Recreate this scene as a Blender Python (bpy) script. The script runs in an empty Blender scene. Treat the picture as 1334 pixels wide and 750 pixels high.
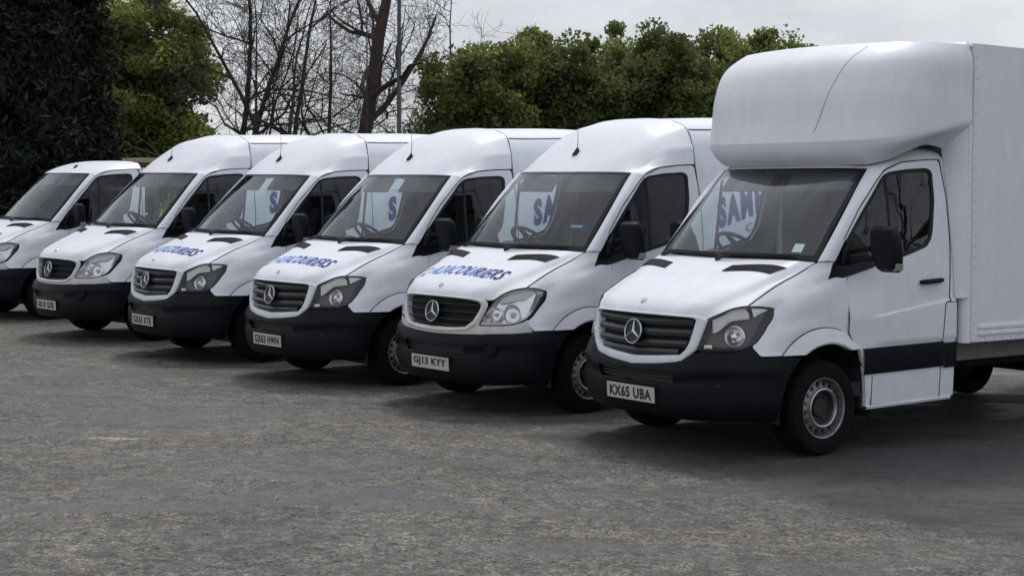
import bpy, bmesh, math, random
import numpy as np
from mathutils import Vector, Matrix

random.seed(7); rng = np.random.default_rng(7)
SC = bpy.context.scene
COL = SC.collection
R = math.radians

# ------------------------------------------------------------------ camera, sky, sun, exposure
cam_d = bpy.data.cameras.new('camera'); cam = bpy.data.objects.new('camera', cam_d); COL.objects.link(cam)
cam.location = (0, 0, 1.6); cam.rotation_euler = (R(90), 0, 0)
cam_d.sensor_width = 36; cam_d.lens = 2031.67 / 1334 * 36
cam_d.shift_y = -(375 - 283.72) / 1334
cam_d.clip_start = .1; cam_d.clip_end = 3000
SC.camera = cam
SC.render.resolution_x = 1024; SC.render.resolution_y = 575

SUN_EL, SUN_AZ = R(62), R(14)         # azimuth measured from +Y clockwise: hazy sun high behind the row of vans
W = bpy.data.worlds.new('World'); SC.world = W; W.use_nodes = True
nt = W.node_tree; nt.nodes.clear()
sky = nt.nodes.new('ShaderNodeTexSky'); sky.sky_type = 'NISHITA'; sky.sun_disc = False
sky.sun_elevation = SUN_EL; sky.sun_rotation = SUN_AZ; sky.dust_density = 2.0; sky.air_density = 1.2
tc = nt.nodes.new('ShaderNodeTexCoord'); mp = nt.nodes.new('ShaderNodeMapping'); mp.inputs['Scale'].default_value = (1, 1, 2.6)
nz = nt.nodes.new('ShaderNodeTexNoise'); nz.inputs['Scale'].default_value = 2.6; nz.inputs['Detail'].default_value = 7; nz.inputs['Roughness'].default_value = .62
rmp = nt.nodes.new('ShaderNodeValToRGB')
rmp.color_ramp.elements[0].position = .30; rmp.color_ramp.elements[0].color = (5.7, 5.9, 6.4, 1)
rmp.color_ramp.elements[1].position = .72; rmp.color_ramp.elements[1].color = (10.4, 10.6, 11.2, 1)
mx = nt.nodes.new('ShaderNodeMixRGB'); mx.inputs[0].default_value = .82
bg = nt.nodes.new('ShaderNodeBackground'); bg.inputs['Strength'].default_value = .1
wo = nt.nodes.new('ShaderNodeOutputWorld')
L = nt.links.new
L(tc.outputs['Generated'], mp.inputs[0]); L(mp.outputs[0], nz.inputs['Vector']); L(nz.outputs['Fac'], rmp.inputs[0])
nrmv = nt.nodes.new('ShaderNodeVectorMath'); nrmv.operation = 'NORMALIZE'; dotv = nt.nodes.new('ShaderNodeVectorMath'); dotv.operation = 'DOT_PRODUCT'
dotv.inputs[1].default_value = (math.sin(SUN_AZ) * math.cos(SUN_EL), math.cos(SUN_AZ) * math.cos(SUN_EL), math.sin(SUN_EL))
L(tc.outputs['Generated'], nrmv.inputs[0]); L(nrmv.outputs[0], dotv.inputs[0])
def wmath(op, a, b):
    q = nt.nodes.new('ShaderNodeMath'); q.operation = op
    for k, w_ in ((0, a), (1, b)):
        if isinstance(w_, (int, float)): q.inputs[k].default_value = w_
        else: L(w_, q.inputs[k])
    return q.outputs[0]
aur = wmath('ADD', 1.0, wmath('MULTIPLY', 1.5, wmath('POWER', wmath('MAXIMUM', dotv.outputs['Value'], 0.0), 9.0)))     # thin cloud glows around the veiled sun
aum = nt.nodes.new('ShaderNodeVectorMath'); aum.operation = 'SCALE'; L(rmp.outputs[0], aum.inputs[0]); L(aur, aum.inputs['Scale'])
L(sky.outputs[0], mx.inputs[1]); L(aum.outputs[0], mx.inputs[2]); L(mx.outputs[0], bg.inputs['Color']); L(bg.outputs[0], wo.inputs[0])

sun_d = bpy.data.lights.new('sun', 'SUN'); sun_d.energy = 1.45; sun_d.angle = R(12); sun_d.color = (1, .97, .93)
sun = bpy.data.objects.new('sun', sun_d); COL.objects.link(sun)
sdir = Vector((math.sin(SUN_AZ) * math.cos(SUN_EL), math.cos(SUN_AZ) * math.cos(SUN_EL), math.sin(SUN_EL)))
sun.rotation_euler = sdir.to_track_quat('Z', 'Y').to_euler(); sun.location = (0, 0, 30)
SC.view_settings.view_transform = 'Standard'; SC.view_settings.look = 'None'
SC.view_settings.exposure = -0.03; SC.view_settings.gamma = 1

# ------------------------------------------------------------------ materials
def mat(name, col, rough=.5, metal=0, coat=0, spec=.5, var=0, vscale=6, bump=0, bscale=60, emit=None):
    m = bpy.data.materials.new(name); m.use_nodes = True; t = m.node_tree; b = t.nodes['Principled BSDF']
    b.inputs['Base Color'].default_value = (*col, 1); b.inputs['Roughness'].default_value = rough; b.inputs['Metallic'].default_value = metal
    b.inputs['Coat Weight'].default_value = coat; b.inputs['Coat Roughness'].default_value = .06; b.inputs['Specular IOR Level'].default_value = spec
    c = t.nodes.new('ShaderNodeTexCoord')
    if var:
        n = t.nodes.new('ShaderNodeTexNoise'); n.inputs['Scale'].default_value = vscale; n.inputs['Detail'].default_value = 6; n.inputs['Roughness'].default_value = .65
        t.links.new(c.outputs['Object'], n.inputs['Vector'])
        r = t.nodes.new('ShaderNodeValToRGB'); r.color_ramp.elements[0].position = .3; r.color_ramp.elements[1].position = .7
        r.color_ramp.elements[0].color = (*[max(0, x * (1 - var)) for x in col], 1); r.color_ramp.elements[1].color = (*[x * (1 + var * .5) for x in col], 1)
        t.links.new(n.outputs['Fac'], r.inputs[0]); t.links.new(r.outputs[0], b.inputs['Base Color'])
        q = t.nodes.new('ShaderNodeMath'); q.operation = 'MULTIPLY_ADD'; q.inputs[1].default_value = .25; q.inputs[2].default_value = rough - .12
        t.links.new(n.outputs['Fac'], q.inputs[0]); t.links.new(q.outputs[0], b.inputs['Roughness'])
    if bump:
        n2 = t.nodes.new('ShaderNodeTexNoise'); n2.inputs['Scale'].default_value = bscale; n2.inputs['Detail'].default_value = 4
        t.links.new(c.outputs['Object'], n2.inputs['Vector'])
        bp = t.nodes.new('ShaderNodeBump'); bp.inputs['Strength'].default_value = bump; bp.inputs['Distance'].default_value = .01
        t.links.new(n2.outputs['Fac'], bp.inputs['Height']); t.links.new(bp.outputs[0], b.inputs['Normal'])
    return m

def glass(name, tint, ior=1.5, rough=.0):
    m = bpy.data.materials.new(name); m.use_nodes = True; t = m.node_tree; t.nodes.clear()
    o = t.nodes.new('ShaderNodeOutputMaterial'); a = t.nodes.new('ShaderNodeBsdfTransparent'); g = t.nodes.new('ShaderNodeBsdfGlossy'); f = t.nodes.new('ShaderNodeFresnel'); x = t.nodes.new('ShaderNodeMixShader')
    a.inputs[0].default_value = (*tint, 1); g.inputs['Roughness'].default_value = rough; f.inputs[0].default_value = ior
    g.inputs[0].default_value = (.95, .97, 1, 1)
    gm_ = t.nodes.new('ShaderNodeNewGeometry'); mi_ = t.nodes.new('ShaderNodeMix'); mi_.inputs[2].default_value = ior; mi_.inputs[3].default_value = 1 / ior   # same reflectance from both sides of the pane
    t.links.new(gm_.outputs['Backfacing'], mi_.inputs[0]); t.links.new(mi_.outputs[0], f.inputs[0])
    t.links.new(f.outputs[0], x.inputs[0]); t.links.new(a.outputs[0], x.inputs[1]); t.links.new(g.outputs[0], x.inputs[2]); t.links.new(x.outputs[0], o.inputs[0])
    return m

def paint_mat(name, col, dirt):
    """white vehicle paint with road film: fine streaks and splashes with shapes of their own"""
    m = mat(name, col, .5, coat=.2, spec=.25); m.node_tree.nodes['Principled BSDF'].inputs['Coat Roughness'].default_value = .2; t = m.node_tree; b = t.nodes['Principled BSDF']; lk = t.links.new
    c = t.nodes.new('ShaderNodeTexCoord'); mpn = t.nodes.new('ShaderNodeMapping'); mpn.inputs['Scale'].default_value = (2.2, 2.2, .7)
    n = t.nodes.new('ShaderNodeTexNoise'); n.inputs['Scale'].default_value = 3.5; n.inputs['Detail'].default_value = 9; n.inputs['Roughness'].default_value = .7
    lk(c.outputs['Object'], mpn.inputs[0]); lk(mpn.outputs[0], n.inputs['Vector'])
    r = t.nodes.new('ShaderNodeValToRGB'); r.color_ramp.elements[0].position = .42; r.color_ramp.elements[1].position = .8
    lk(n.outputs['Fac'], r.inputs[0])
    s = t.nodes.new('ShaderNodeMath'); s.operation = 'MULTIPLY'; s.inputs[1].default_value = dirt; lk(r.outputs[0], s.inputs[0])
    mxn = t.nodes.new('ShaderNodeMixRGB'); mxn.inputs[1].default_value = (*col, 1); mxn.inputs[2].default_value = (.36, .34, .31, 1)
    lk(s.outputs[0], mxn.inputs[0]); lk(mxn.outputs[0], b.inputs['Base Color'])
    q = t.nodes.new('ShaderNodeMath'); q.operation = 'MULTIPLY_ADD'; q.inputs[1].default_value = .3; q.inputs[2].default_value = .47; lk(s.outputs[0], q.inputs[0]); lk(q.outputs[0], b.inputs['Roughness'])
    return m

PAINT = paint_mat('white_paint', (.75, .77, .825), .20)
PAINT2 = paint_mat('aged_white_paint', (.66, .665, .65), .40)
GRP = paint_mat('box_panel_white', (.78, .79, .845), .20)
PLAST = mat('black_plastic', (.0068, .0074, .0105), .5, spec=.15, var=.3, vscale=5, bump=.05, bscale=400)
GREY = mat('trim_grey', (.028, .03, .034), .5)
GLOSSB = mat('gloss_black', (.005, .005, .006), .28, spec=.35)
RUB = mat('rubber', (.011, .011, .012), .75, var=.35, vscale=20)
TYRE = mat('tyre_rubber', (.006, .006, .0065), .9, spec=.2, var=.4, vscale=14, bump=.3, bscale=90)
DARK = mat('underbody_dark', (.010, .010, .011), .85)
STEEL = mat('wheel_steel', (.27, .27, .275), .48, metal=.6, var=.45, vscale=18)
STEELB = mat('wheel_ring_bright', (.50, .50, .51), .33, metal=.85, var=.2, vscale=20)
HUB = mat('hub_dirty', (.03, .029, .028), .7, var=.4, vscale=30)
CHROME = mat('chrome', (.80, .81, .83), .12, metal=1)
SILV = mat('emblem_silver', (.46, .48, .52), .22, metal=1)
REFL = mat('lamp_reflector', (.86, .86, .88), .24, metal=.85, var=.12, vscale=30)
REFD = mat('lamp_bezel_dark', (.075, .07, .066), .35, metal=.4)
LENSW = mat('indicator_lens', (.62, .62, .62), .18, coat=.6)
MIRL = mat('mirror_lamp_lens', (.26, .25, .24), .2, coat=.5)
DRL = mat('daylight_lamp', (.85, .86, .87), .15, coat=.5)
ORANGE = mat('orange_reflector', (.55, .13, .02), .3, coat=.4)
GRILLE = mat('grille_grey', (.020, .021, .024), .38, coat=.1)
SLATL = mat('slat_grey', (.06, .062, .068), .4)
INT = mat('interior_dark', (.019, .021, .025), .7, var=.2, vscale=12)
INTM = mat('interior_grey', (.055, .058, .063), .75, var=.2, vscale=10)
SEAT = mat('seat_fabric', (.014, .015, .018), .9, var=.3, vscale=40)
PLATE = mat('plate_white', (.50, .50, .48), .4, var=.15, vscale=25)
INK = mat('plate_ink', (.012, .012, .013), .5)
PAPER = mat('paper_white', (.68, .72, .74), .6)
PAPERB = mat('paper_blue', (.10, .28, .50), .6)
GLASS = glass('windscreen_glass', (.89, .96, .95), 1.78)
GLASSD = glass('door_glass', (.82, .90, .91), 1.55)
LENS = glass('lamp_lens', (.93, .93, .93), 1.45)
ALU = mat('aluminium', (.55, .56, .57), .38, metal=.8, var=.2, vscale=8)
RAILM = mat('dirty_frame_paint', (.17, .165, .155), .7, var=.45, vscale=8)
TIMB = mat('weathered_timber', (.32, .25, .17), .8, var=.4, vscale=9, bump=.3, bscale=40)

def bluegrad(name):
    m = mat(name, (.02, .05, .2), .6, spec=.2); t = m.node_tree; b = t.nodes['Principled BSDF']
    c = t.nodes.new('ShaderNodeTexCoord'); s = t.nodes.new('ShaderNodeSeparateXYZ'); mr = t.nodes.new('ShaderNodeMapRange'); r = t.nodes.new('ShaderNodeValToRGB')
    mr.inputs[1].default_value = -.55; mr.inputs[2].default_value = .5
    e = r.color_ramp.elements
    e[0].position = 0; e[0].color = (.34, .48, .66, 1); e[1].position = 1; e[1].color = (.010, .035, .19, 1)
    a = e.new(.22); a.color = (.10, .36, .85, 1); a = e.new(.42); a.color = (.09, .23, .60, 1); a = e.new(.62); a.color = (.02, .09, .42, 1)
    t.links.new(c.outputs['Object'], s.inputs[0]); t.links.new(s.outputs['Y'], mr.inputs[0]); t.links.new(mr.outputs[0], r.inputs[0]); t.links.new(r.outputs[0], b.inputs['Base Color'])
    return m
BLUEG = bluegrad('vinyl_blue_gradient')
NAVY = mat('vinyl_navy', (.012, .035, .18), .6, spec=.2)
VGREY = mat('vinyl_grey', (.22, .25, .27), .4)
SWOOSH = mat('vinyl_silver', (.42, .46, .52), .4)

# ------------------------------------------------------------------ geometry helpers
def A(p): return np.array(p, float)
def hermite(P, s, t):
    """non-uniform Catmull-Rom along axis 0 of P at parameters s, sampled at t"""
    P = np.asarray(P, float); k = len(P); sh = (-1,) + (1,) * (P.ndim - 1)
    if k == 2:
        w = ((t - s[0]) / (s[1] - s[0])).reshape(sh); return P[0] * (1 - w) + P[1] * w
    d = np.diff(P, axis=0) / np.diff(s).reshape(sh); T = np.empty_like(P)
    h = np.diff(s)
    for i in range(1, k - 1): T[i] = (d[i - 1] * h[i] + d[i] * h[i - 1]) / (h[i] + h[i - 1])
    T[0] = 1.5 * d[0] - .5 * T[1]; T[-1] = 1.5 * d[-1] - .5 * T[-2]
    i = np.clip(np.searchsorted(s, t, side='right') - 1, 0, k - 2); hh = (s[i + 1] - s[i]); u = ((t - s[i]) / hh).reshape(sh); hh = hh.reshape(sh)
    return (2*u**3 - 3*u**2 + 1) * P[i] + (u**3 - 2*u**2 + u) * hh * T[i] + (-2*u**3 + 3*u**2) * P[i+1] + (u**3 - u**2) * hh * T[i+1]
def chord(P):
    P = np.asarray(P, float); return np.r_[0, np.cumsum(np.maximum(np.linalg.norm(np.diff(P, axis=0), axis=-1), 1e-6))]
def spl(P, n):
    s = chord(P); return hermite(P, s, np.linspace(0, s[-1], n))
def lin(P, n):
    P = A(P); s = chord(P); t = np.linspace(0, s[-1], n); return np.stack([np.interp(t, s, P[:, j]) for j in range(P.shape[1])], 1)
def skin(rows, nu, nv, linear=False, par=None):
    Q = np.stack([spl(r, nu) for r in rows]); s = np.r_[0, np.cumsum(np.linalg.norm(np.diff(Q, axis=0), axis=2).mean(1))]
    t = np.linspace(0, s[-1], nv)
    t = np.unique(np.r_[t, s])
    if linear: return np.stack([np.stack([np.interp(t, s, Q[:, i, j]) for j in range(3)], 1) for i in range(nu)], 1)
    return hermite(Q, s, t)
REF = A((-.6, 0, 1.0))
class MB:
    def __init__(s): s.v = []; s.f = []; s.m = []
    def add(s, v, f, mi=0):
        o = len(s.v); s.v += [tuple(map(float, p)) for p in v]; s.f += [tuple(i + o for i in q) for q in f]; s.m += [mi] * len(f); return s
    def grid(s, P, mi=0, ref=REF, mask=None, flange=0, closed=False):
        P = np.asarray(P, float); nv, nu = P.shape[:2]
        du = np.gradient(P, axis=1); dv = np.gradient(P, axis=0); N = np.cross(du, dv); N /= np.maximum(np.linalg.norm(N, axis=2, keepdims=True), 1e-9)
        flip = False
        if ref is not None and ((P - ref) * N).sum() < 0: flip = True; N = -N
        o = len(s.v); s.v += [tuple(p) for p in P.reshape(-1, 3).tolist()]
        for j in range(nv - 1):
            for i in range(nu - (0 if closed else 1)):
                if mask is not None and not mask[j][i]: continue
                i2 = (i + 1) % nu
                q = (o + j*nu + i, o + j*nu + i2, o + (j+1)*nu + i2, o + (j+1)*nu + i)
                s.f.append(q[::-1] if flip else q); s.m.append(mi)
        if flange:
            b = [(0, i) for i in range(nu)] + [(j, nu-1) for j in range(1, nv)] + [(nv-1, i) for i in range(nu-2, -1, -1)] + [(j, 0) for j in range(nv-2, 0, -1)]
            if closed: b = None
            if b:
                o2 = len(s.v); s.v += [tuple((P[j, i] - N[j, i] * flange).tolist()) for j, i in b]; n = len(b)
                for k in range(n):
                    k2 = (k + 1) % n; q = (o + b[k][0]*nu + b[k][1], o2 + k, o2 + k2, o + b[k2][0]*nu + b[k2][1])
                    s.f.append(q[::-1] if flip else q); s.m.append(mi)
        return s
    def box(s, x0, x1, y0, y1, z0, z1, mi=0, bev=0):
        if bev:
            bm = bmesh.new(); bmesh.ops.create_cube(bm, size=1)
            for v in bm.verts: v.co = Vector(((x0+x1)/2 + v.co.x*(x1-x0), (y0+y1)/2 + v.co.y*(y1-y0), (z0+z1)/2 + v.co.z*(z1-z0)))
            bmesh.ops.bevel(bm, geom=bm.edges[:], offset=bev, segments=2, affect='EDGES', profile=.6)
            bm.verts.ensure_lookup_table(); s.add([v.co for v in bm.verts], [[v.index for v in f.verts] for f in bm.faces], mi); bm.free(); return s
        v = [(x, y, z) for x in (x0, x1) for y in (y0, y1) for z in (z0, z1)]
        return s.add(v, [(0,1,3,2), (4,6,7,5), (0,4,5,1), (2,3,7,6), (0,2,6,4), (1,5,7,3)], mi)
    def tube(s, path, r, n=8, mi=0, cap=True):
        P = A(path); k = len(P); r = np.broadcast_to(np.asarray(r, float), (k,)); T = np.gradient(P, axis=0); T /= np.maximum(np.linalg.norm(T, axis=1, keepdims=True), 1e-9)
        up = A((0, 0, 1)) if abs(T[0][2]) < .9 else A((1, 0, 0)); rings = []
        for i in range(k):
            a = np.cross(up, T[i]); a /= max(np.linalg.norm(a), 1e-9); b = np.cross(T[i], a); up = b
            ang = np.arange(n) * 2 * math.pi / n; rings.append(P[i] + r[i] * (np.cos(ang)[:, None] * a + np.sin(ang)[:, None] * b))
        o = len(s.v); s.v += [tuple(p) for q in rings for p in q.tolist()]
        for j in range(k - 1):
            for i in range(n): s.f.append((o+j*n+i, o+j*n+(i+1) % n, o+(j+1)*n+(i+1) % n, o+(j+1)*n+i)); s.m.append(mi)
        if cap: s.f.append(tuple(o+i for i in range(n))[::-1]); s.f.append(tuple(o+(k-1)*n+i for i in range(n))); s.m += [mi, mi]
        return s
    def lathe(s, prof, c, axis=(0, 1, 0), n=40, mi=0):
        """prof: (radius, distance along axis)"""
        ax = A(axis) / np.linalg.norm(axis); a = np.cross(ax, (0, 0, 1) if abs(ax[2]) < .9 else (1, 0, 0)); a /= np.linalg.norm(a); b = np.cross(ax, a); c = A(c)
        ang = np.arange(n) * 2 * math.pi / n; d = np.cos(ang)[:, None] * a + np.sin(ang)[:, None] * b
        P = np.stack([c + r * d + h * ax for r, h in prof]); o = len(s.v); s.v += [tuple(p) for p in P.reshape(-1, 3).tolist()]
        for j in range(len(prof) - 1):
            for i in range(n): s.f.append((o+j*n+i, o+(j+1)*n+i, o+(j+1)*n+(i+1) % n, o+j*n+(i+1) % n)); s.m.append(mi)
        return s
    def disc(s, loop, surf, k=5, mi=0, ref=REF):
        """fill a closed star-shaped loop; surf(p, t) puts a point on its surface"""
        lp = A(loop); c = lp.mean(0); ts = np.linspace(0, 1, k + 1)[1:]
        P = [[surf(c + (q - c) * t, t) for q in lp] for t in ts]
        o = len(s.v); cc = surf(c, 0); s.v.append(tuple(map(float, cc))); n = len(lp)
        e1 = A(P[-1][n//4]) - A(cc); e2 = A(P[-1][n//2]) - A(cc)
        area = sum(np.cross(A(P[-1][i]) - A(cc), A(P[-1][(i+1) % n]) - A(cc)) for i in range(n)); flip = ref is not None and np.dot(area, A(cc) - ref) < 0
        s.v += [tuple(map(float, p)) for row in P for p in row]
        fs = [(o, o+1+i, o+1+(i+1) % n) for i in range(n)]
        for j in range(k - 1): fs += [(o+1+j*n+i, o+1+(j+1)*n+i, o+1+(j+1)*n+(i+1) % n, o+1+j*n+(i+1) % n) for i in range(n)]
        s.f += [q[::-1] for q in fs] if flip else fs; s.m += [mi] * len(fs); return s
    def mirror(s):
        q = MB(); q.v = [(x, -y, z) for x, y, z in s.v]; q.f = [f[::-1] for f in s.f]; q.m = s.m[:]; return q
    def mesh(s, name, *mats, ang=32, smooth=True):
        me = bpy.data.meshes.new(name); me.from_pydata(s.v, [], s.f); 
        for m in mats: me.materials.append(m)
        me.polygons.foreach_set('material_index', s.m)
        if smooth:
            me.polygons.foreach_set('use_smooth', [True] * len(s.f)); me.set_sharp_from_angle(angle=R(ang))
        me.update(); return me

class Nd:
    def __init__(s, name, me, *kids, label=None): s.name = name; s.me = me; s.kids = kids; s.label = label
def inst(node, parent):
    o = bpy.data.objects.new(node.name, node.me); COL.objects.link(o); o.parent = parent
    if node.label: o['label'] = node.label
    for k in node.kids: inst(k, o)
    return o
def both(name, mb, *mats, kids=lambda side: (), ang=32):
    return [Nd(name, mb.mesh(name, *mats, ang=ang), *kids(1)), Nd(name, mb.mirror().mesh(name, *mats, ang=ang), *kids(-1))]
def tag(o, label, cat, group=None, kind=None):
    if label: o['label'] = label
    if cat: o['category'] = cat
    if group: o['group'] = group
    if kind: o['kind'] = kind
    return o
def text_mesh(txt, size=1.0, bold=0.0, spacing=1.0):
    cu = bpy.data.curves.new('t', 'FONT'); cu.body = txt; cu.size = size; cu.offset = bold; cu.space_character = spacing; cu.resolution_u = 3
    ob = bpy.data.objects.new('t', cu); COL.objects.link(ob); bpy.context.view_layer.update()
    me = bpy.data.meshes.new_from_object(ob.evaluated_get(bpy.context.evaluated_depsgraph_get()))
    v = A([p.co[:] for p in me.vertices]); f = [tuple(p.vertices) for p in me.polygons]
    bpy.data.objects.remove(ob); bpy.data.curves.remove(cu); bpy.data.meshes.remove(me)
    return v, f
def fit_text(txt, w, h, bold=.02, spacing=1.0):
    """flat text scaled to exactly w by h with its lower left corner at the origin"""
    v, f = text_mesh(txt, 1.0, bold, spacing); lo, hi = v[:, :2].min(0), v[:, :2].max(0)
    q = (v[:, :2] - lo) / (hi - lo) * A((w, h)); return q, f

# ------------------------------------------------------------------ body surfaces shared by all the vans
ZB = [.2, .33, .55, .75, 1.0, 1.25, 1.45, 1.855, 2.06, 2.14, 2.33, 2.48]
YB = [.93, .962, .972, .976, .978, .966, .945, .90, .862, .857, .80, .71]
def sm(t): t = np.clip(t, 0, 1); return t * t * (3 - 2 * t)
_zs = np.linspace(.2, 2.48, 200); _ys = np.convolve(np.pad(np.interp(_zs, ZB, YB), 6, mode='edge'), np.ones(13) / 13, 'valid')
def Ys(x, z):
    y = np.interp(z, _zs, _ys) - .065 * sm((x + .9) / .85) * sm((z - .95) / .3)
    zl = .972 + (-.474 - x) * .119                                  # swage that rises along the door
    return y + .016 * sm((zl - z) / .010 + .5) * sm((-.42 - x) / .25) * sm((z - .74) / .06)
ZS = [.60, .80, 1.0, 1.09]
YX = [([0, .26, .5, .7, .8, .87, .92, .955, .99], [.985, .97, .91, .81, .73, .63, .52, .38, .1]),
      ([0, .26, .5, .7, .8, .86, .90, .93, .97], [.975, .958, .895, .79, .70, .62, .52, .40, .1]),
      ([0, .26, .524, .61, .75, .83, .88, .905, .94], [.945, .925, .86, .80, .68, .56, .45, .34, .1]),
      ([0, .26, .5, .61, .75, .80, .84, .87, .92], [.90, .88, .82, .77, .65, .60, .5, .40, .1])]
_yy = np.linspace(0, .95, 120)
def _smt(a): return np.convolve(np.pad(a, 5, mode='reflect', reflect_type='odd'), np.ones(11) / 11, 'valid')
_FX = [_smt(np.r_[2 * np.interp(0, *c) - 0, np.interp(_yy, *c)][1:]) for c in YX]
def FX(y, z): y = abs(y); return float(np.interp(z, ZS, [np.interp(y, _yy, f) for f in _FX]))
def FN(y, z):
    e = .01; dy = (FX(y + e, z) - FX(y - e, z)) / (2*e) if abs(y) > e else 0; dz = (FX(y, z + e) - FX(y, z - e)) / (2*e)
    n = A((1, -dy, -dz)); return n / np.linalg.norm(n)
def FS(y, z, off=0): return A((FX(y, z), y, z)) + FN(y, z) * off

CAB = []; HIGH = []; LOW = []; FACE = []; PRE = []   # part lists
# ---- bonnet
cr = [[(.948,0,1.0),(.932,0,1.037),(.893,0,1.078),(.80,0,1.134),(.68,0,1.19),(.5,0,1.265),(.35,0,1.325),(.2,0,1.382)],
      [(.92,.30,.998),(.902,.30,1.034),(.862,.30,1.075),(.77,.30,1.131),(.65,.305,1.187),(.48,.31,1.262),(.33,.315,1.328),(.168,.32,1.385)],
      [(.872,.50,.99),(.855,.505,1.024),(.82,.515,1.064),(.73,.535,1.119),(.61,.565,1.175),(.44,.61,1.245),(.27,.66,1.315),(.09,.70,1.384)],
      [(.86,.527,.985),(.84,.538,1.016),(.802,.552,1.053),(.71,.58,1.107),(.59,.62,1.16),(.42,.675,1.231),(.25,.72,1.303),(.055,.75,1.381)],
      [(.838,.56,.984),(.812,.578,1.006),(.772,.602,1.034),(.69,.638,1.078),(.57,.688,1.128),(.41,.735,1.194),(.23,.77,1.268),(.012,.798,1.376)],
      [(.806,.608,.989),(.772,.64,1.010),(.732,.675,1.036),(.67,.733,1.060),(.630,.770,1.074),(.608,.786,1.082),(.575,.788,1.100),(.36,.799,1.209),(.127,.813,1.302),(-.026,.834,1.373)]]
full = [[(x, -y, z) for x, y, z in r] for r in cr[:0:-1]] + cr
BON = skin(full, 44, 60)
# make the centre row C1 by symmetry
CAB.append(Nd('bonnet', MB().grid(BON, flange=.02).mesh('bonnet', PAINT, ang=40)))
from mathutils.bvhtree import BVHTree
_b = MB().grid(BON); BVB = BVHTree.FromPolygons([Vector(v) for v in _b.v], _b.f)
def on_bonnet(x, y, off=.003):
    h = BVB.ray_cast(Vector((x, y, 3)), Vector((0, 0, -1))); 
    return tuple(h[0] + h[1] * (off if h[1].z > 0 else -off)) if h[0] else (x, y, 1.2)
def vent(sg):
    m = MB(); q = [(.308, .323), (.178, .735), (.298, .690), (.402, .309)]      # rear inner, rear outer, front outer, front inner
    n, k = 30, 9
    P = np.array([[on_bonnet(*( (A(q[0])*(1-u)+A(q[1])*u)*(1-v) + (A(q[3])*(1-u)+A(q[2])*u)*v ), .007) for u in np.linspace(0, 1, n)] for v in np.linspace(0, 1, k)])
    m.grid(P, flange=.012)
    for v in (.18, .42, .66, .88):
        m.tube([A(on_bonnet(*((A(q[0])*(1-u)+A(q[1])*u)*(1-v) + (A(q[3])*(1-u)+A(q[2])*u)*v), .008)) for u in np.linspace(.03, .97, 16)], .004, 5)
    return m
CAB += both('bonnet_vent', vent(1), RUB)
CAB.append(Nd('bonnet_badge', MB().lathe([(0, .006), (.022, .005), (.026, 0), (.026, -.01)], on_bonnet(.885, 0, .002), (.62, 0, .78), 20).mesh('bonnet_badge', SILV)))
# ---- fender
fr = [[(.607,.797,1.078),(.5,.802,1.135),(.357,.81,1.205),(.124,.824,1.30),(-.03,.845,1.37),(-.16,.888,1.374)],
      [(.52,.838,1.076),(.42,.848,1.13),(.3,.863,1.18),(.1,.884,1.245),(-.05,.895,1.29),(-.24,.905,1.32)],
      [(.436,.868,1.056),(.36,.889,1.105),(.25,.908,1.148),(.1,.918,1.192),(-.05,.914,1.232),(-.264,.910,1.27)],
      [(.44,.873,1.038),(.36,.898,1.088),(.25,.919,1.130),(.1,.930,1.176),(-.05,.926,1.216),(-.264,.916,1.245)],
      [(.53,.870,.912),(.42,.920,.93),(.28,.946,.96),(.1,.957,.98),(-.05,.961,1.0),(-.224,.967,1.02)],
      [(.575,.863,.862),(.47,.921,.868),(.34,.952,.895),(.12,.960,.932),(-.05,.963,.948),(-.219,.968,.945)],
      [(.627,.853,.806),(.53,.913,.80),(.42,.945,.80),(.3,.957,.84),(.137,.962,.885),(0,.965,.905),(-.137,.967,.885),(-.216,.969,.87)],
      [(.598,.905,.738),(.5,.942,.738),(.40,.956,.740),(.265,.96,.797),(.137,.964,.85),(0,.967,.868),(-.137,.969,.85),(-.285,.972,.78)]]
FEN = skin(fr, 46, 44); FE = FEN[:, -1]
CAB += both('fender', MB().grid(FEN, flange=.02), PAINT, ang=40)
# ---- arch flare and liner
def flare():
    m = MB(); rows = []
    for r, y in ((.601, .945), (.599, .968), (.56, .979), (.52, .990), (.475, 1.001), (.462, .994), (.465, .93)):
        z0 = .399; z1 = .409
        rr = r if r < .5 else r
        a0 = math.asin(min(1, z0 / r)); 
        row = []
        for t in np.linspace(0, 1, 30):
            re = r - (.05 if r > .57 else .028 if r > .51 else 0) * t
            a1 = math.pi - math.asin(min(1, z1 / re)); a = a0 + (a1 - a0) * t
            row.append((re * math.cos(a) + 0, y + .004 * t, .338 + re * math.sin(a)))
        rows.append(row)
    return m.grid(A(rows), ref=A((0, 0, .4)))
CAB += both('wheel_arch_flare', flare(), PAINT, ang=30)
def liner():
    m = MB(); a = np.linspace(R(-10), R(192), 30)
    P = A([[(.475 * math.cos(t), y, .338 + .475 * math.sin(t)) for t in a] for y in (.965, .60)])
    m.grid(P, ref=None); m.grid(A([[(r * math.cos(t), .60, .338 + r * math.sin(t)) for t in a] for r in (.475, .02)]), ref=None); return m
CAB += both('wheel_arch_liner', liner(), DARK)
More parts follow.
